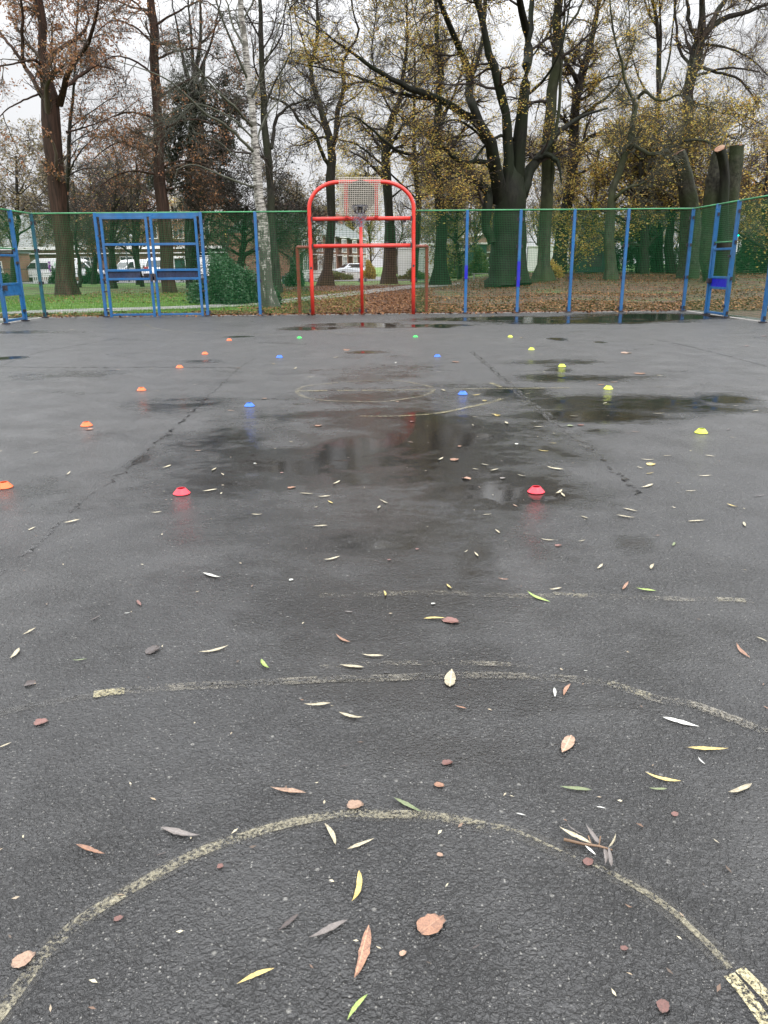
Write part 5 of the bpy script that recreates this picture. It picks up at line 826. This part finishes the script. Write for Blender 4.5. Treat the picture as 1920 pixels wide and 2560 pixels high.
# ---- far woodland: few shapes, many copies
protos = []
for k in range(4):
    limbs_n = 14; P = []
    tr, _ = resample([(0, 0, 0), (.2*rng.normal(), .2*rng.normal(), 5), (.6*rng.normal(), .6*rng.normal(), 10), (rng.normal(), rng.normal(), 17)], [1]*4, 14); T = tr[None]; TR = np.linspace(.26, .05, 14)[None]
    a = grow(T, TR, 38, (3.5, 8), (25, 60), 8, .5, .03, .06, .16, tmin=.15); b = grow(a[0], a[1], 420, (1.3, 3.6), (25, 60), 5, .5, .016, .03, .2, tmin=.15); c = grow(b[0], b[1], 3000, (.5, 1.7), (20, 60), 4, .6, .012, .01, .2, tmin=.1)
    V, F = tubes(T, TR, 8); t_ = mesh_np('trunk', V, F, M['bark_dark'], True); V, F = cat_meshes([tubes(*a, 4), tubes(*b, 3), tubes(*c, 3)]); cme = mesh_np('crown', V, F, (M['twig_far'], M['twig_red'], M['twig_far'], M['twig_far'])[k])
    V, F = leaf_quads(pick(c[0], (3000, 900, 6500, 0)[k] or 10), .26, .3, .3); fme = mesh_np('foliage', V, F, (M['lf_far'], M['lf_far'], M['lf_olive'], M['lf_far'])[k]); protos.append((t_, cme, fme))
SPAN = [(60, 'left of the redwood'), (150, 'beyond the redwood'), (230, 'beyond the bay right of the redwood'), (300, 'beyond the left gate leaf'), (390, 'beyond the middle of the double gate'), (470, 'beyond the right gate leaf'), (560, 'beyond the dark pine'), (640, 'left of the birch'), (740, 'right of the birch'), (800, 'beyond the left goal upright'), (905, 'beyond the goal centre post'), (1000, 'beyond the right goal upright'), (1100, 'beyond the knobbly based tree'), (1200, 'left of the great beech'), (1300, 'beyond the great beech'), (1400, 'beyond the tall smooth stem'), (1500, 'beyond the green container'), (1600, 'right of the leaning tree'), (1700, 'beyond the left cut trunk'), (1800, 'beyond the right gate'), (1950, 'at the right edge of the photo')]
def wl(k, s, X, Y):
    px = 960+CF*(X/Y-.0209); sp = min(SPAN, key=lambda q: abs(q[0]-px))[1]
    return ' '.join([('small', 'tall')[s > .66], ('brown twigged', 'reddish twigged', 'olive leaved', 'bare grey brown')[k], 'woodland tree', ('', 'farthest back,')[Y > 115], sp]).replace('  ', ' ')
for i in range(46):
    Y = 82+60*rng.random(); X = (-.58+1.16*((i*.618034) % 1))*Y; k = int(rng.integers(0, 4)); s = .50+.33*rng.random()
    if X/Y > .02: k = (2, 2, 0, 1)[k] 
    if -.12 < X/Y < .06 and Y < 122: Y = 125+20*rng.random(); X *= 1.2
    r = empty('woodland_tree', (X, Y, float(gz(X, Y))), wl(k, s, X, Y), 'tree', 'far woodland trees behind the park', rng.random()*6); r.scale = (s,)*3
    t_, c_, f_ = protos[k]; link('trunk', t_, r); c = link('crown', c_, r); link('foliage', f_, c)
# ================================================================== SHRUBS, HEDGES
def shrub(name, label, px, Y, wpx, hpx, dpt, n, mat, size=.14, cat='shrub', by=None, shape=1.0, flat=.3):
    z0 = float(gz((px-960)/CF*Y, Y)); c = W(px, 650, Y); w_, h_ = wpx/2*mpp(Y), hpx*mpp(Y)
    r = empty(name, (c[0], Y, z0), label, cat); u = rng.normal(size=(n, 3)); u /= np.linalg.norm(u, axis=1, keepdims=True); u[:, 2] = np.abs(u[:, 2]); rad = (.55+.45*rng.random(n)**.4)
    lump = 1+.2*np.sin(u[:, 0]*5+u[:, 2]*3)+.10*np.sin(u[:, 0]*11+1+u[:, 1]*7)+.06*rng.normal(size=n)
    uu = u.copy(); uu[:, 2] = np.sign(uu[:, 2])*np.abs(uu[:, 2])**.8; p = uu*(rad*lump)[:, None]*np.array([w_, dpt/2, h_]); p[:, 2] = np.maximum(p[:, 2], .03); V, F = leaf_quads(p, size, flat, .03, .5); f = link('foliage', mesh_np('foliage', V, F, mat), r)
    P = np.zeros((1, 4, 3)); P[0, :, 2] = np.linspace(0, h_*.2, 4); a = grow(P, np.full((1, 4), .06), 50, (h_*.5, h_*.9), (10, 85), 6, .4, .012, .02, .15, tmin=0); V, F = tubes(*a, 4); link('stems', mesh_np('stems', V, F, M['twig']), r); return r
shrub('juniper_bush', 'large dark green arching bush left of the birch behind the fence', 572, 33.5, 168, 100, 3.0, 30000, M['lf_shrub'], .10)
shrub('laurel_bush', 'small dark bush low at the right foot of the birch', 686, 31, 22, 40, .8, 2200, M['lf_shrub'], .08)
shrub('laurel_bush', 'dark rounded bush between the two white vans, left of the redwood trunk', 138, 80, 34, 34, 2, 2600, M['lf_shrub'], .2)
shrub('laurel_bush', 'dark clipped bush in front of the second white van', 226, 78, 48, 34, 2, 3200, M['lf_shrub'], .2)
shrub('laurel_bush', 'low dark bush beside the left edge under the side gate', 12, 78, 40, 22, 2, 2200, M['lf_shrub'], .2)
shrub('laurel_bush', 'dark green bush left of the red goal in front of the houses', 738, 60, 44, 60, 2.5, 6000, M['lf_shrub'], .16)
shrub('garden_bush', 'rounded olive bush in front of the terrace, right of the goal centre post', 924, 88, 34, 40, 2, 2600, M['lf_olive'], .2)
shrub('garden_bush', 'bright green bush left of the green shed', 1135, 84, 46, 62, 2, 3500, M['lf_green'], .2)
shrub('garden_bush', 'leafy green bush hiding the brown brick wall beside the great beech', 1200, 82, 52, 66, 2, 3800, M['lf_green'], .2)
shrub('garden_bush', 'low yellow green plants under the green shed', 1150, 80, 60, 20, 2, 2200, M['lf_green'], .2)
shrub('garden_bush', 'low rough grass tuft in front of the white hoarding', 1040, 82, 80, 22, 2, 2600, M['lf_green'], .22)
shrub('garden_bush', 'low green plants along the garden wall of the terrace', 845, 84, 90, 18, 2, 2800, M['lf_green'], .2)
shrub('bramble', 'straggly yellowing bramble between the two tall stems', 1385, 55, 60, 40, 2, 1500, M['lf_gold'], .13)
shrub('ivy_thicket', 'dark ivy thicket behind the leaning tree', 1490, 66, 120, 120, 5, 9000, M['lf_shrub'], .2)
shrub('ivy_thicket', 'dark ivy thicket left of the left cut trunk', 1605, 64, 120, 120, 5, 9000, M['lf_shrub'], .2)
shrub('ivy_thicket', 'dark thicket behind the fence corner at the right', 1745, 66, 130, 105, 5, 8500, M['lf_shrub'], .2)
shrub('laurel_hedge', 'dark green laurel bush right of the right gate', 1890, 58, 120, 84, 4, 11000, M['lf_shrub'], .17)
for px, Y, w_, lab in ((1600, 60, 20, 'ivy dark trunk behind the fence, second bay left of the corner'), (1650, 61, 18, 'dark trunk between the thickets near the fence corner'), (1680, 58, 24, 'broad dark trunk just left of the left cut trunk')):
    gen_tree('ivy_clad_tree', lab, 'tree', px, Y, 330, w_, M['twig'], [(M['lf_olive'], 1500, .16, .5, .25, 3)], lv(25, 200, 1300, rmin=.01), barkm=M['bark_black'], n=6, spread=50, fork=.5)
# ================================================================== BUILDINGS
def brickmat(name, c1, c2, mortar=(.20, .18, .15)):
    m, nt, b = newmat(name); t = nt.nodes.new('ShaderNodeTexCoord'); s = nt.nodes.new('ShaderNodeSeparateXYZ'); nt.links.new(t.outputs['Object'], s.inputs[0]); c = nt.nodes.new('ShaderNodeCombineXYZ'); nt.links.new(mth(nt, 'ADD', s.outputs[0], s.outputs[1]), c.inputs[0]); nt.links.new(s.outputs[2], c.inputs[1])
    br = nt.nodes.new('ShaderNodeTexBrick'); nt.links.new(c.outputs[0], br.inputs[0]); br.inputs['Color1'].default_value = (*c1, 1); br.inputs['Color2'].default_value = (*c2, 1); br.inputs['Mortar'].default_value = (*mortar, 1)
    br.inputs['Scale'].default_value = 1; br.inputs['Brick Width'].default_value = .225; br.inputs['Row Height'].default_value = .075; br.inputs['Mortar Size'].default_value = .008
    n = noise(nt, .8, 4, t.outputs['Object']); nt.links.new(mixc(nt, fr(nt, n, .3, .7, 0, .4), br.outputs[0], tuple(v*.5 for v in c1)), b.inputs['Base Color']); b.inputs['Roughness'].default_value = .85; return m
M['brick'] = brickmat('red brown brick', (.20, .075, .045), (.27, .11, .065)); M['brick2'] = brickmat('brown brick', (.14, .075, .045), (.19, .10, .06))
M['wht'] = simple('white painted trim', (.72, .72, .69), .5, .08); M['glass'] = simple('dark window glass', (.03, .035, .04), .08, .3); M['slate'] = simple('grey green slate', (.10, .115, .11), .6, .3, 4)
M['whitepanel'] = simple('white hoarding', (.68, .69, .67), .6, .08, 1); M['dkgreen'] = simple('dark green cladding', (.012, .06, .045), .5, .2); M['yellowpanel'] = simple('yellow cladding', (.58, .40, .12), .7, .2)
def window(m_root, x, z, w_, h_, y=0, n=2):
    f = MB(); t = .09
    f.box((x, y-.03, z+h_/2), (w_, .1, t)); f.box((x, y-.03, z-h_/2), (w_+.1, .16, t)); 
    for sx in (-1, 1): f.box((x+sx*(w_/2-t/2), y-.03, z), (t, .1, h_-t))
    for k in range(1, n): f.box((x-w_/2+w_*k/n, y-.028, z), (.06, .08, h_-t))
    f.box((x, y-.027, z+h_*.15), (w_-2*t, .07, .05)); wo = f.build('window', M['wht'], m_root); g = MB(); g.box((x, y-.008, z), (w_-t, .02, h_-t)); g.build('pane', M['glass'], wo); return wo
# low school building
g = empty('school_building', (-31, 101, 0), 'long low brick building with white flat roof edge behind the white vans', 'building')
m = MB(); m.box((0, 0, 1.75), (44, 8, 3.5)); m.build('wall', M['brick2'], g)
m = MB(); m.box((0, -.1, 3.66), (44.8, 8.8, .32)); m.box((6, -.2, 3.05), (30, 8.5, .1)); m.build('roof', M['wht'], g)
for x in (-19, -14.5, -10, -2, 3, 8, 13): window(g, x, 2.0, 2.2, 1.3, -4.0, 3)
g = empty('school_hall', (-33.5, 118, 0), 'taller brick hall with tall white framed windows above the double gate', 'building')
m = MB(); m.box((9, 0, 4.3), (15, 9, 8.6)); m.build('wall', M['brick2'], g); m = MB(); m.box((9, 0, 8.7), (15.6, 9.6, .25)); m.build('roof', M['wht'], g)
for x in (4.2, 7.8, 11.4): window(g, x, 6.4, 1.5, 2.4, -4.5, 2); window(g, x, 2.6, 1.5, 2.2, -4.5, 2)
g = empty('yellow_building', W(612, 680, 99)*[1, 1, 0], 'yellow fronted building glimpsed between the dark bush and the birch', 'building')
m = MB(); m.box((0, 0, 2.9), (3.6, 4, 5.8)); m.build('wall', M['yellowpanel'], g); m = MB(); m.box((0, 0, 6), (3.9, 4.3, .35)); m.box((-3.4, 0, 2.2), (3, 4, 4.4)); m.build('roof', M['brick2'], g); window(g, -.4, 2.3, 1.2, 1.0, -2.0)
# terrace receding to the right
A0 = np.array([-7.7, 90.]); A1 = np.array([.2, 122.]); dv = (A1-A0); LT = np.linalg.norm(dv); ang = math.atan2(dv[1], dv[0]); nh = 6; hw = LT/nh
tl = ['nearest terraced house with two storey white bay, left end of the row', 'second terraced house from the left', 'third terraced house from the left', 'fourth terraced house from the left, above the white car', 'fifth terraced house from the left', 'farthest terraced house at the right end of the row']
for i in range(nh):
    c = A0+dv*(i+.5)/nh; g = empty('terraced_house', (c[0], c[1], 0), tl[i], 'house', 'brick terraced houses behind the park', ang)
    m = MB(); m.box((0, 4, 2.55), (hw-.004, 8, 5.1)); m.build('wall', M['brick'], g)
    m = MB(); w2 = hw/2-.002; m.add([(-w2, -.4, 5.0), (w2, -.4, 5.0), (w2, 4, 7.6), (-w2, 4, 7.6), (-w2, 8.4, 5.0), (w2, 8.4, 5.0)], [(0, 1, 2, 3), (3, 2, 5, 4), (0, 3, 4), (1, 5, 2), (0, 4, 5, 1)]); ro = m.build('roof', M['slate'], g)
    m = MB(); m.box((w2-.5, 4, 7.9), (.8, 1.1, 1.6)); 
    for k in (-.25, .25): m.tube([(w2-.5, 4+k, 8.6), (w2-.5, 4+k, 9.0)], .11, 8)
    m.build('chimney', M['brick'], ro)
    bw = MB(); bw.box((-1.0, -.35, .45), (2.2, .7, .9)); bw.box((-1.0, -.35, 2.72), (2.3, .8, .14)); bw.box((-1.0, -.35, 4.95), (2.3, .8, .12)); b = bw.build('bay', M['wht'], g)
    window(g, -1.0, 1.75, 2.1, 1.6, -.68, 3); window(g, -1.0, 3.9, 2.1, 1.6, -.62, 3); window(g, 1.5, 3.9, .9, 1.4, 0, 1)
    d = MB(); d.box((1.5, -.03, 1.1), (.95, .06, 2.1)); d.build('door', (M['wht'], M['dkgreen'], M['navy'], M['wht'], M['darkred'], M['wht'])[i], g)
g = empty('brick_house', W(716, 680, 98)*[1, 1, 0], 'brick house with arched white window between the birch and the red goal', 'house'); m = MB(); m.box((0, 0, 2.7), (6.2, 7, 5.4)); m.build('wall', M['brick'], g); m = MB(); m.add([(-3.3, -3.8, 5.3), (3.3, -3.8, 5.3), (3.3, 0, 7.6), (-3.3, 0, 7.6), (-3.3, 3.8, 5.3), (3.3, 3.8, 5.3)], [(0, 1, 2, 3), (3, 2, 5, 4), (0, 3, 4), (1, 5, 2), (0, 4, 5, 1)]); m.build('roof', M['slate'], g); window(g, -1.1, 1.9, 1.1, 2.0, -3.5, 1); window(g, 1.6, 1.9, 1.2, 1.6, -3.5); window(g, -1.1, 4.2, 1.1, 1.2, -3.5); window(g, 1.6, 4.2, 1.2, 1.2, -3.5)
g = empty('garden_wall', (0, 0, 0), 'low white garden wall in front of the terrace', 'wall'); a, b = W(770, 680, 84)*[1, 1, 0], W(928, 680, 92)*[1, 1, 0]; m = MB(); m.bar(a+[0, 0, .3], b+[0, 0, .3], .55); m.build('wall', M['wht'], g); m = MB(); m.bar(a+[0, 0, .66], b+[0, 0, .66], .12); m.build('coping', M['concrete'], g)
# hoarding, shed, brick gable, right house
def hoarding(x0, x1, Y, py0, py1, lab):
    a, b = W(x0, 660, Y), W(x1, 660, Y); g = empty('site_hoarding', (a[0], Y, 0), lab, 'hoarding'); z1 = W((x0+x1)/2, py0, Y)[2]; L_ = b[0]-a[0]; n = max(2, int(L_/1.2))
    m = MB()
    for k in range(n): m.box(((k+.5)*L_/n, (k % 2)*.05, z1/2+.1), (L_/n-.015, .05, z1-.2))
    m.build('panel', M['whitepanel'], g); m = MB(); m.box((L_/2, -.02, z1), (L_, .12, .1)); m.build('top_cap', M['wht'], g)
    m = MB()
    for k in range(n+1): m.box((k*L_/n, .12, z1/2), (.08, .08, z1))
    m.build('post', M['bracket'], g)
hoarding(995, 1091, 88, 621, 660, 'white panel hoarding left of the knobbly dark tree'); hoarding(1318, 1350, 88, 616, 660, 'narrow strip of white hoarding between great beech and tall stem'); hoarding(1366, 1392, 88, 615, 660, 'last strip of white hoarding right of the tall smooth stem')
g = empty('green_shed', W(1150, 680, 92)*[1, 1, 0], 'dark green clad shed with white roof edge', 'shed'); m = MB(); m.box((0, 0, 1.8), (5.2, 5, 3.4)); m.build('wall', M['dkgreen'], g); m = MB(); m.box((-.5, 0, 3.62), (8, 5.4, .16)); m.build('roof', M['wht'], g); m = MB(); [m.box((-.9+.25*k, -2.52, 3.0), (.12, .03, .3)) for k in range(5)]; m.build('vent', M['wht'], g)
g = empty('brick_outbuilding', W(1205, 680, 94)*[1, 1, 0], 'brown brick building with sloping white eave beside the great beech', 'building')
m = MB(); m.add([(-2.2, 0, 0), (4.5, 0, 0), (4.5, 0, 5.2), (-2.2, 0, 4.4), (-2.2, 6, 0), (4.5, 6, 0), (4.5, 6, 5.2), (-2.2, 6, 4.4)], [(0, 1, 2, 3), (5, 4, 7, 6), (4, 0, 3, 7), (1, 5, 6, 2), (3, 2, 6, 7)]); m.build('wall', M['brick2'], g)
m = MB(); m.bar((-2.4, -.15, 4.45), (4.6, -.15, 5.35), .2); m.box((1.0, -.1, 2.75), (6.6, .14, .12)); m.build('eave', M['wht'], g); window(g, 1.2, 1.6, 1.4, 1.1, 0)
b = W(1980, 690, 74)*[1, 1, 0]; g = empty('brick_house', b, 'brick house with tall chimney cut by the right edge of the photo', 'house')
m = MB(); m.box((0, 0, 3.4), (6.5, 8, 6.8)); m.build('wall', M['brick2'], g); m = MB(); m.add([(-3.5, -4.3, 6.7), (3.5, -4.3, 6.7), (3.5, 0, 9.4), (-3.5, 0, 9.4), (-3.5, 4.3, 6.7), (3.5, 4.3, 6.7)], [(0, 1, 2, 3), (3, 2, 5, 4), (0, 3, 4), (1, 5, 2), (0, 4, 5, 1)]); ro = m.build('roof', M['slate'], g)
m = MB(); m.box((-1.7, -2.5, 9.6), (1.3, 1.2, 6.4)); m.box((-1.7, -2.5, 12.7), (1.5, 1.4, .3)); m.tube([(-2.0, -2.5, 12.8), (-2.0, -2.5, 13.3)], .15, 8); m.build('chimney', M['brick'], ro); window(g, -2.0, 4.6, 1.0, 1.6, -4.0); window(g, -2.0, 2.0, 1.0, 1.6, -4.0)
# far left red roofed porch behind the left gate
g = empty('brick_annexe', W(-8, 680, 90)*[1, 1, 0], 'small red brick annexe at the far left edge', 'building'); m = MB(); m.box((0, 0, 1.5), (6, 4, 3.0)); m.build('wall', M['brick'], g); m = MB(); m.box((0, 0, 3.1), (6.3, 4.3, .2)); m.build('roof', M['slate'], g); window(g, .8, 1.6, 1.6, 1.1, -2.0)
# dark green container, bin, bench, traffic light, sign, lamp
def Gx(px, Y): c = W(px, 650, Y); return np.array([c[0], Y, float(gz(c[0], Y))])
b = Gx(1471, 62); g = empty('storage_container', b, 'dark green storage container under the ivy behind the leaning tree', 'container'); m = MB(); m.box((0, 0, 1.15), (2.3, 2.2, 2.1)); [m.box((-1.05+.15*k, -1.12, 1.15), (.07, .05, 1.9)) for k in range(15)]; m.build('body', M['dkgreen'], g); m = MB(); m.box((0, 0, 2.24), (2.36, 2.3, .07)); m.build('lid', M['dkgreen'], g); m = MB(); m.box((.15, -1.17, .95), (1.1, .03, .9)); m.build('opening', M['bracket'], g)
b = Gx(711, 68); g = empty('litter_bin', b, 'small dark green bin on the grass right of the birch', 'bin'); m = MB(); m.box((0, 0, .3), (.5, .45, .6)); m.build('body', M['dkgreen'], g, bevel=.03); m = MB(); m.box((0, 0, .64), (.56, .5, .07)); m.build('lid', M['bracket'], g, bevel=.02)
b = Gx(1207, 66); g = empty('park_bench', b, 'low grey bench in front of the leafy bushes beside the great beech', 'bench'); m = MB(); [m.box((0, -.15+.14*k, .46), (1.7, .12, .05)) for k in range(3)]; m.build('seat', M['concrete'], g); [MB().box((x, 0, .22), (.1, .4, .44)).build('leg', M['concrete'], g) for x in (-.7, .7)]
b = Gx(1834, 75); g = empty('traffic_light', b, 'traffic light showing green beside the right gate', 'traffic light'); zt_ = W(1836, 587, 75)[2]; m = MB(); m.tube([(0, 0, 0), (0, 0, zt_+.6)], .06, 8); m.build('pole', M['bracket'], g, True); m = MB(); m.box((0, -.08, zt_+.35-b[2]), (.32, .2, 1.0)); hd = m.build('signal_head', M['bracket'], g, bevel=.03)
em, nt_, bs_ = newmat('lit green lamp'); bs_.inputs['Base Color'].default_value = (.0, .4, .3, 1); bs_.inputs['Emission Color'].default_value = (.0, .9, .62, 1); bs_.inputs['Emission Strength'].default_value = 2.2
m = MB(); m.tube([(0, -.19, zt_-b[2]), (0, -.21, zt_-b[2])], .17, 16); m.build('green_lamp', em, hd)
m = MB(); [m.tube([(0, -.19, zt_-b[2]+d_), (0, -.2, zt_-b[2]+d_)], .09, 12) for d_ in (.32, .62)]; m.build('unlit_lamp', M['darkred'], hd)
b = Gx(1862, 80); g = empty('advert_hoarding', b, 'red and white advertisement board seen through the right fence', 'sign'); z_ = W(1862, 577, 80)[2]-b[2]; m = MB(); m.box((0, 0, z_), (1.9, .08, 1.6)); m.build('board', M['brick'], g); m = MB(); m.tube([(-.5, -.06, z_-.3), (-.5, -.09, z_-.3)], .38, 16); m.tube([(.2, -.06, z_-.35), (.2, -.09, z_-.35)], .42, 16); m.box((.1, -.06, z_+.4), (1.2, .03, .25)); m.build('graphic', M['wht'], g); m = MB(); [m.box((x, 0, z_/2), (.1, .1, z_)) for x in (-.8, .8)]; m.build('leg', M['bracket'], g)
b = Gx(318, 86); g = empty('lamp_post', b, 'thin grey lamp post in front of the parked white vans', 'lamp post'); m = MB(); m.tube([(0, 0, 0), (0, 0, 1), (0, 0, 6.2)], [.1, .07, .05], 8); m.build('pole', M['steel'], g, True); m = MB(); m.box((0, -.3, 6.2), (.16, .7, .1)); m.build('lamp_head', M['steel'], g)
b = Gx(1543, 57); g = empty('notice_board', W(1560, 650, 60)*[1, 1, 0]+[0, 0, .7], 'small green notice board on a post behind the fence', 'sign'); m = MB(); m.box((0, 0, 2.2), (.7, .05, .5)); m.build('board', M['green'], g); m = MB(); m.box((0, .05, 1.1), (.07, .05, 2.3)); m.build('post', M['bracket'], g)
# railings behind the park
g = empty('park_railing', (0, 0, 0), 'thin dark railing in front of the parked vans', 'railing'); xs_ = np.arange(-40, -12, .22); P = np.stack([np.stack([xs_, 0*xs_+82, 0*xs_], -1), np.stack([xs_, 0*xs_+82, 0*xs_+1.5], -1)], 1); V, F = tubes(P, np.full((len(xs_), 2), .014), 4); link('bars', mesh_np('bars', V, F, M['bracket']), g); m = MB(); m.bar((-40, 82, 1.35), (-12, 82, 1.35), .05); m.bar((-40, 82, .2), (-12, 82, .2), .05); m.build('rail', M['bracket'], g)
b = Gx(108, 81); g = empty('picket_fence', b, 'short white picket fence under the left white van', 'fence'); m = MB(); [m.box((-1.2+.2*k, 0, .5), (.1, .03, 1.0)) for k in range(13)]; m.box((0, .03, .75), (2.6, .03, .08)); m.box((0, .03, .25), (2.6, .03, .08)); m.build('pickets', M['wht'], g)
# ================================================================== VANS AND CAR
M['van'] = simple('white van paint', (.74, .75, .76), .25, .04, 1); M['tyre'] = simple('tyre rubber', (.02, .02, .02), .8, .2); M['purple'] = simple('purple sticker', (.16, .03, .22), .5, .1); M['greenst'] = simple('green sticker', (.05, .42, .12), .5, .1); M['redst'] = simple('red sticker', (.6, .05, .06), .5, .1); M['rim'] = simple('silver rim', (.4, .4, .42), .4, .1, metal=.5); M['lamp'] = simple('headlamp glass', (.55, .57, .6), .15, .1)
def van(label, loc, rz, side_window=True, art=True, L_=5.6, Hh=2.45):
    """nose at local -x; local -y is the side turned to the court"""
    g = empty('white_van', loc, label, 'van', None, rz); hl = L_/2; wd = .98
    prof = [(-hl, .45), (-hl, .95), (-hl+.12, 1.12), (-hl+.75, 1.28), (-hl+1.0, 1.42), (-hl+1.75, Hh-.28), (-hl+2.1, Hh-.08), (-hl+2.6, Hh), (hl-.25, Hh), (hl-.08, Hh-.12), (hl, 1.9), (hl, .45)]
    n = len(prof); V = []; 
    for y, ins in ((-wd, 1), (-wd+.0, 0), (wd, 0)): pass
    V = [(x, y*(1 if z < 1.35 else 1-.09*(z-1.35)), z) for y in (-wd, wd) for x, z in prof]; F = [tuple(range(n)), tuple(range(2*n-1, n-1, -1))]+[(i, n+i, n+(i+1) % n, (i+1) % n) for i in range(n)]
    b = MB().add(V, F).build('body', M['van'], g, bevel=.05)
    def side(name, pts, mat, par, off=.012):
        for s in ((-1,) if art != 'both' else (-1, 1)):
            W_ = []
            for o in (0, .02):
                for x, z in pts: W_.append((x, s*(wd*(1 if z < 1.35 else 1-.09*(z-1.35))+off-.02+o+.004), z))
            k = len(pts); MB().add(W_, [tuple(range(k)), tuple(range(2*k-1, k-1, -1))]+[(i, k+i, k+(i+1) % k, (i+1) % k) for i in range(k)]).build(name, mat, par)
    side('side_window', [(-hl+1.12, 1.4), (-hl+2.15, 1.4), (-hl+2.15, 2.0), (-hl+1.62, 2.0)], M['glass'], b)
    if side_window: side('side_window', [(-hl+2.55, 1.35), (-hl+3.5, 1.35), (-hl+3.5, 2.0), (-hl+2.55, 2.0)], M['glass'], b)
    ws = MB(); ws.add([(-hl+1.0-.02, -.85, 1.47), (-hl+1.0-.02, .85, 1.47), (-hl+1.7-.02, .78, Hh-.32), (-hl+1.7-.02, -.78, Hh-.32)], [(0, 1, 2, 3)]); ws.build('windscreen', M['glass'], b)
    mm = MB(); mm.box((-hl-.01, 0, .62), (.1, 1.8, .28)); mm.build('bumper', M['bracket'], b, bevel=.03)
    for s in (-1, 1):
        MB().box((-hl+.1, s*.75, .98), (.22, .3, .2)).build('headlight', M['lamp'], b, bevel=.03); MB().box((-hl+1.25, s*1.1, 1.5), (.12, .18, .3)).build('mirror', M['bracket'], b, bevel=.02)
        for x in (-hl+.95, hl-1.0):
            t = MB(); t.tube([(x, s*.78, .34), (x, s*1.0, .34)], .34, 20); w_ = t.build('wheel', M['tyre'], g, True); t = MB(); t.tube([(x, s*.99, .34), (x, s*1.015, .34)], .2, 16); t.build('rim', M['rim'], w_)
    if art:
        q = MB(); x = hl-1.9
        q.tube([(x, -wd-.0, 2.02), (x, -wd-.03, 2.02)], .13, 12); side('figure_logo', [(x-.13, 1.85), (x+.16, 1.78), (x+.02, 1.5), (x+.12, 1.1), (x-.05, 1.05), (x-.17, 1.45)], M['purple'], b); q.build('figure_logo', M['purple'], b)
        for a in range(7): aa = math.pi*a/6; side('leaf_logo', [(x+.75, 1.75), (x+.75+.33*math.cos(aa)-.05, 1.78+.3*math.sin(aa)), (x+.75+.33*math.cos(aa)+.05, 1.72+.3*math.sin(aa))], M['greenst'], b)
        side('leaf_logo', [(x+.70, 1.2), (x+.80, 1.2), (x+.78, 1.75), (x+.72, 1.75)], M['greenst'], b)
        side('stripe', [(-hl+1.3, .62), (hl-1.6, .9), (hl-1.6, 1.0), (-hl+1.3, .72)], simple('grey stripe', (.3, .33, .33), .4, .1), b)
    return g
Yv = 92
v1 = W(49, 660, Yv)[0]+2.8; van('white van facing left with purple figure and green palm shapes on its side', (v1, Yv, .01), 0, True, True)
v2 = W(250, 660, Yv)[0]-2.8; g = van('white van facing right, mostly hidden behind the redwood trunk', (v2, Yv+.5, .01), 0, False, True); g.scale = (-1, 1, 1)
van('white van with plain side parked left of the slim dark tree', (W(327, 660, 94)[0], 94, .01), math.pi*.32, False, False, 5.2, 2.3)
b = W(380, 660, 93); g = van('white van facing the park with a small red sign on its front', (b[0], 93+2, .01), math.pi/2, False, False, 5.4, 2.5)
m = MB(); m.box((0, 0, 0), (.02, .5, .55)); o = m.build('red_sign', M['redst'], g); o.location = (-2.62, .55, 1.2)
van('big white van partly hidden behind the dark arching bush', (W(549, 660, 90)[0], 90, .01), math.pi, False, False, 5.6, 2.6).scale = (1, -1, 1)
b = W(450, 660, 95)*[1, 1, 0]; g = empty('white_cabin', b, 'white framed cabin doorway with dark green opening behind the right gate leaf', 'cabin'); m = MB(); m.box((-.75, 0, 1.2), (.25, .3, 2.4)); m.box((.75, 0, 1.2), (.25, .3, 2.4)); m.box((0, 0, 2.52), (1.75, .4, .25)); m.build('door_frame', M['wht'], g); m = MB(); m.box((0, .1, 1.1), (1.24, .1, 2.2)); m.build('door', M['dkgreen'], g); m = MB(); m.box((0, 1.8, 1.25), (3.2, 3, 2.5)); m.build('cabin_body', M['brick2'], g)
def car(label, loc, rz, mat):
    g = empty('parked_car', loc, label, 'car', None, rz); n = 10; prof = [(-2.1, .35), (-2.1, .72), (-1.2, .9), (-.55, 1.38), (.75, 1.42), (1.5, 1.0), (2.05, .9), (2.1, .35)]; n = len(prof)
    V = [(x, y*(1 if z < .95 else .82), z) for y in (-.86, .86) for x, z in prof]; b = MB().add(V, [tuple(range(n)), tuple(range(2*n-1, n-1, -1))]+[(i, n+i, n+(i+1) % n, (i+1) % n) for i in range(n)]).build('body', mat, g, bevel=.06)
    m = MB()
    for s in (-1, 1): m.add([(-1.0, s*.83, .97), (-.5, s*.735, 1.32), (.72, s*.735, 1.34), (1.3, s*.83, 1.02)], [(0, 1, 2, 3)])
    m.add([(-1.17, -.7, .95), (-1.17, .7, .95), (-.60, .66, 1.36), (-.60, -.66, 1.36)], [(0, 1, 2, 3)]); m.build('window', M['glass'], b)
    for s in (-1, 1):
        MB().box((-2.08, s*.6, .66), (.1, .3, .13)).build('headlight', M['lamp'], b, bevel=.02)
        for x in (-1.3, 1.3): t = MB(); t.tube([(x, s*.7, .31), (x, s*.89, .31)], .31, 18); w_ = t.build('wheel', M['tyre'], g, True); t = MB(); t.tube([(x, s*.88, .31), (x, s*.9, .31)], .19, 14); t.build('rim', M['rim'], w_)
car('white car parked in front of the terraced houses', tuple(W(879, 670, 93)*[1, 1, 0]+[0, 0, .25]), .35, simple('silver white car paint', (.62, .66, .70), .2, .05, 1))
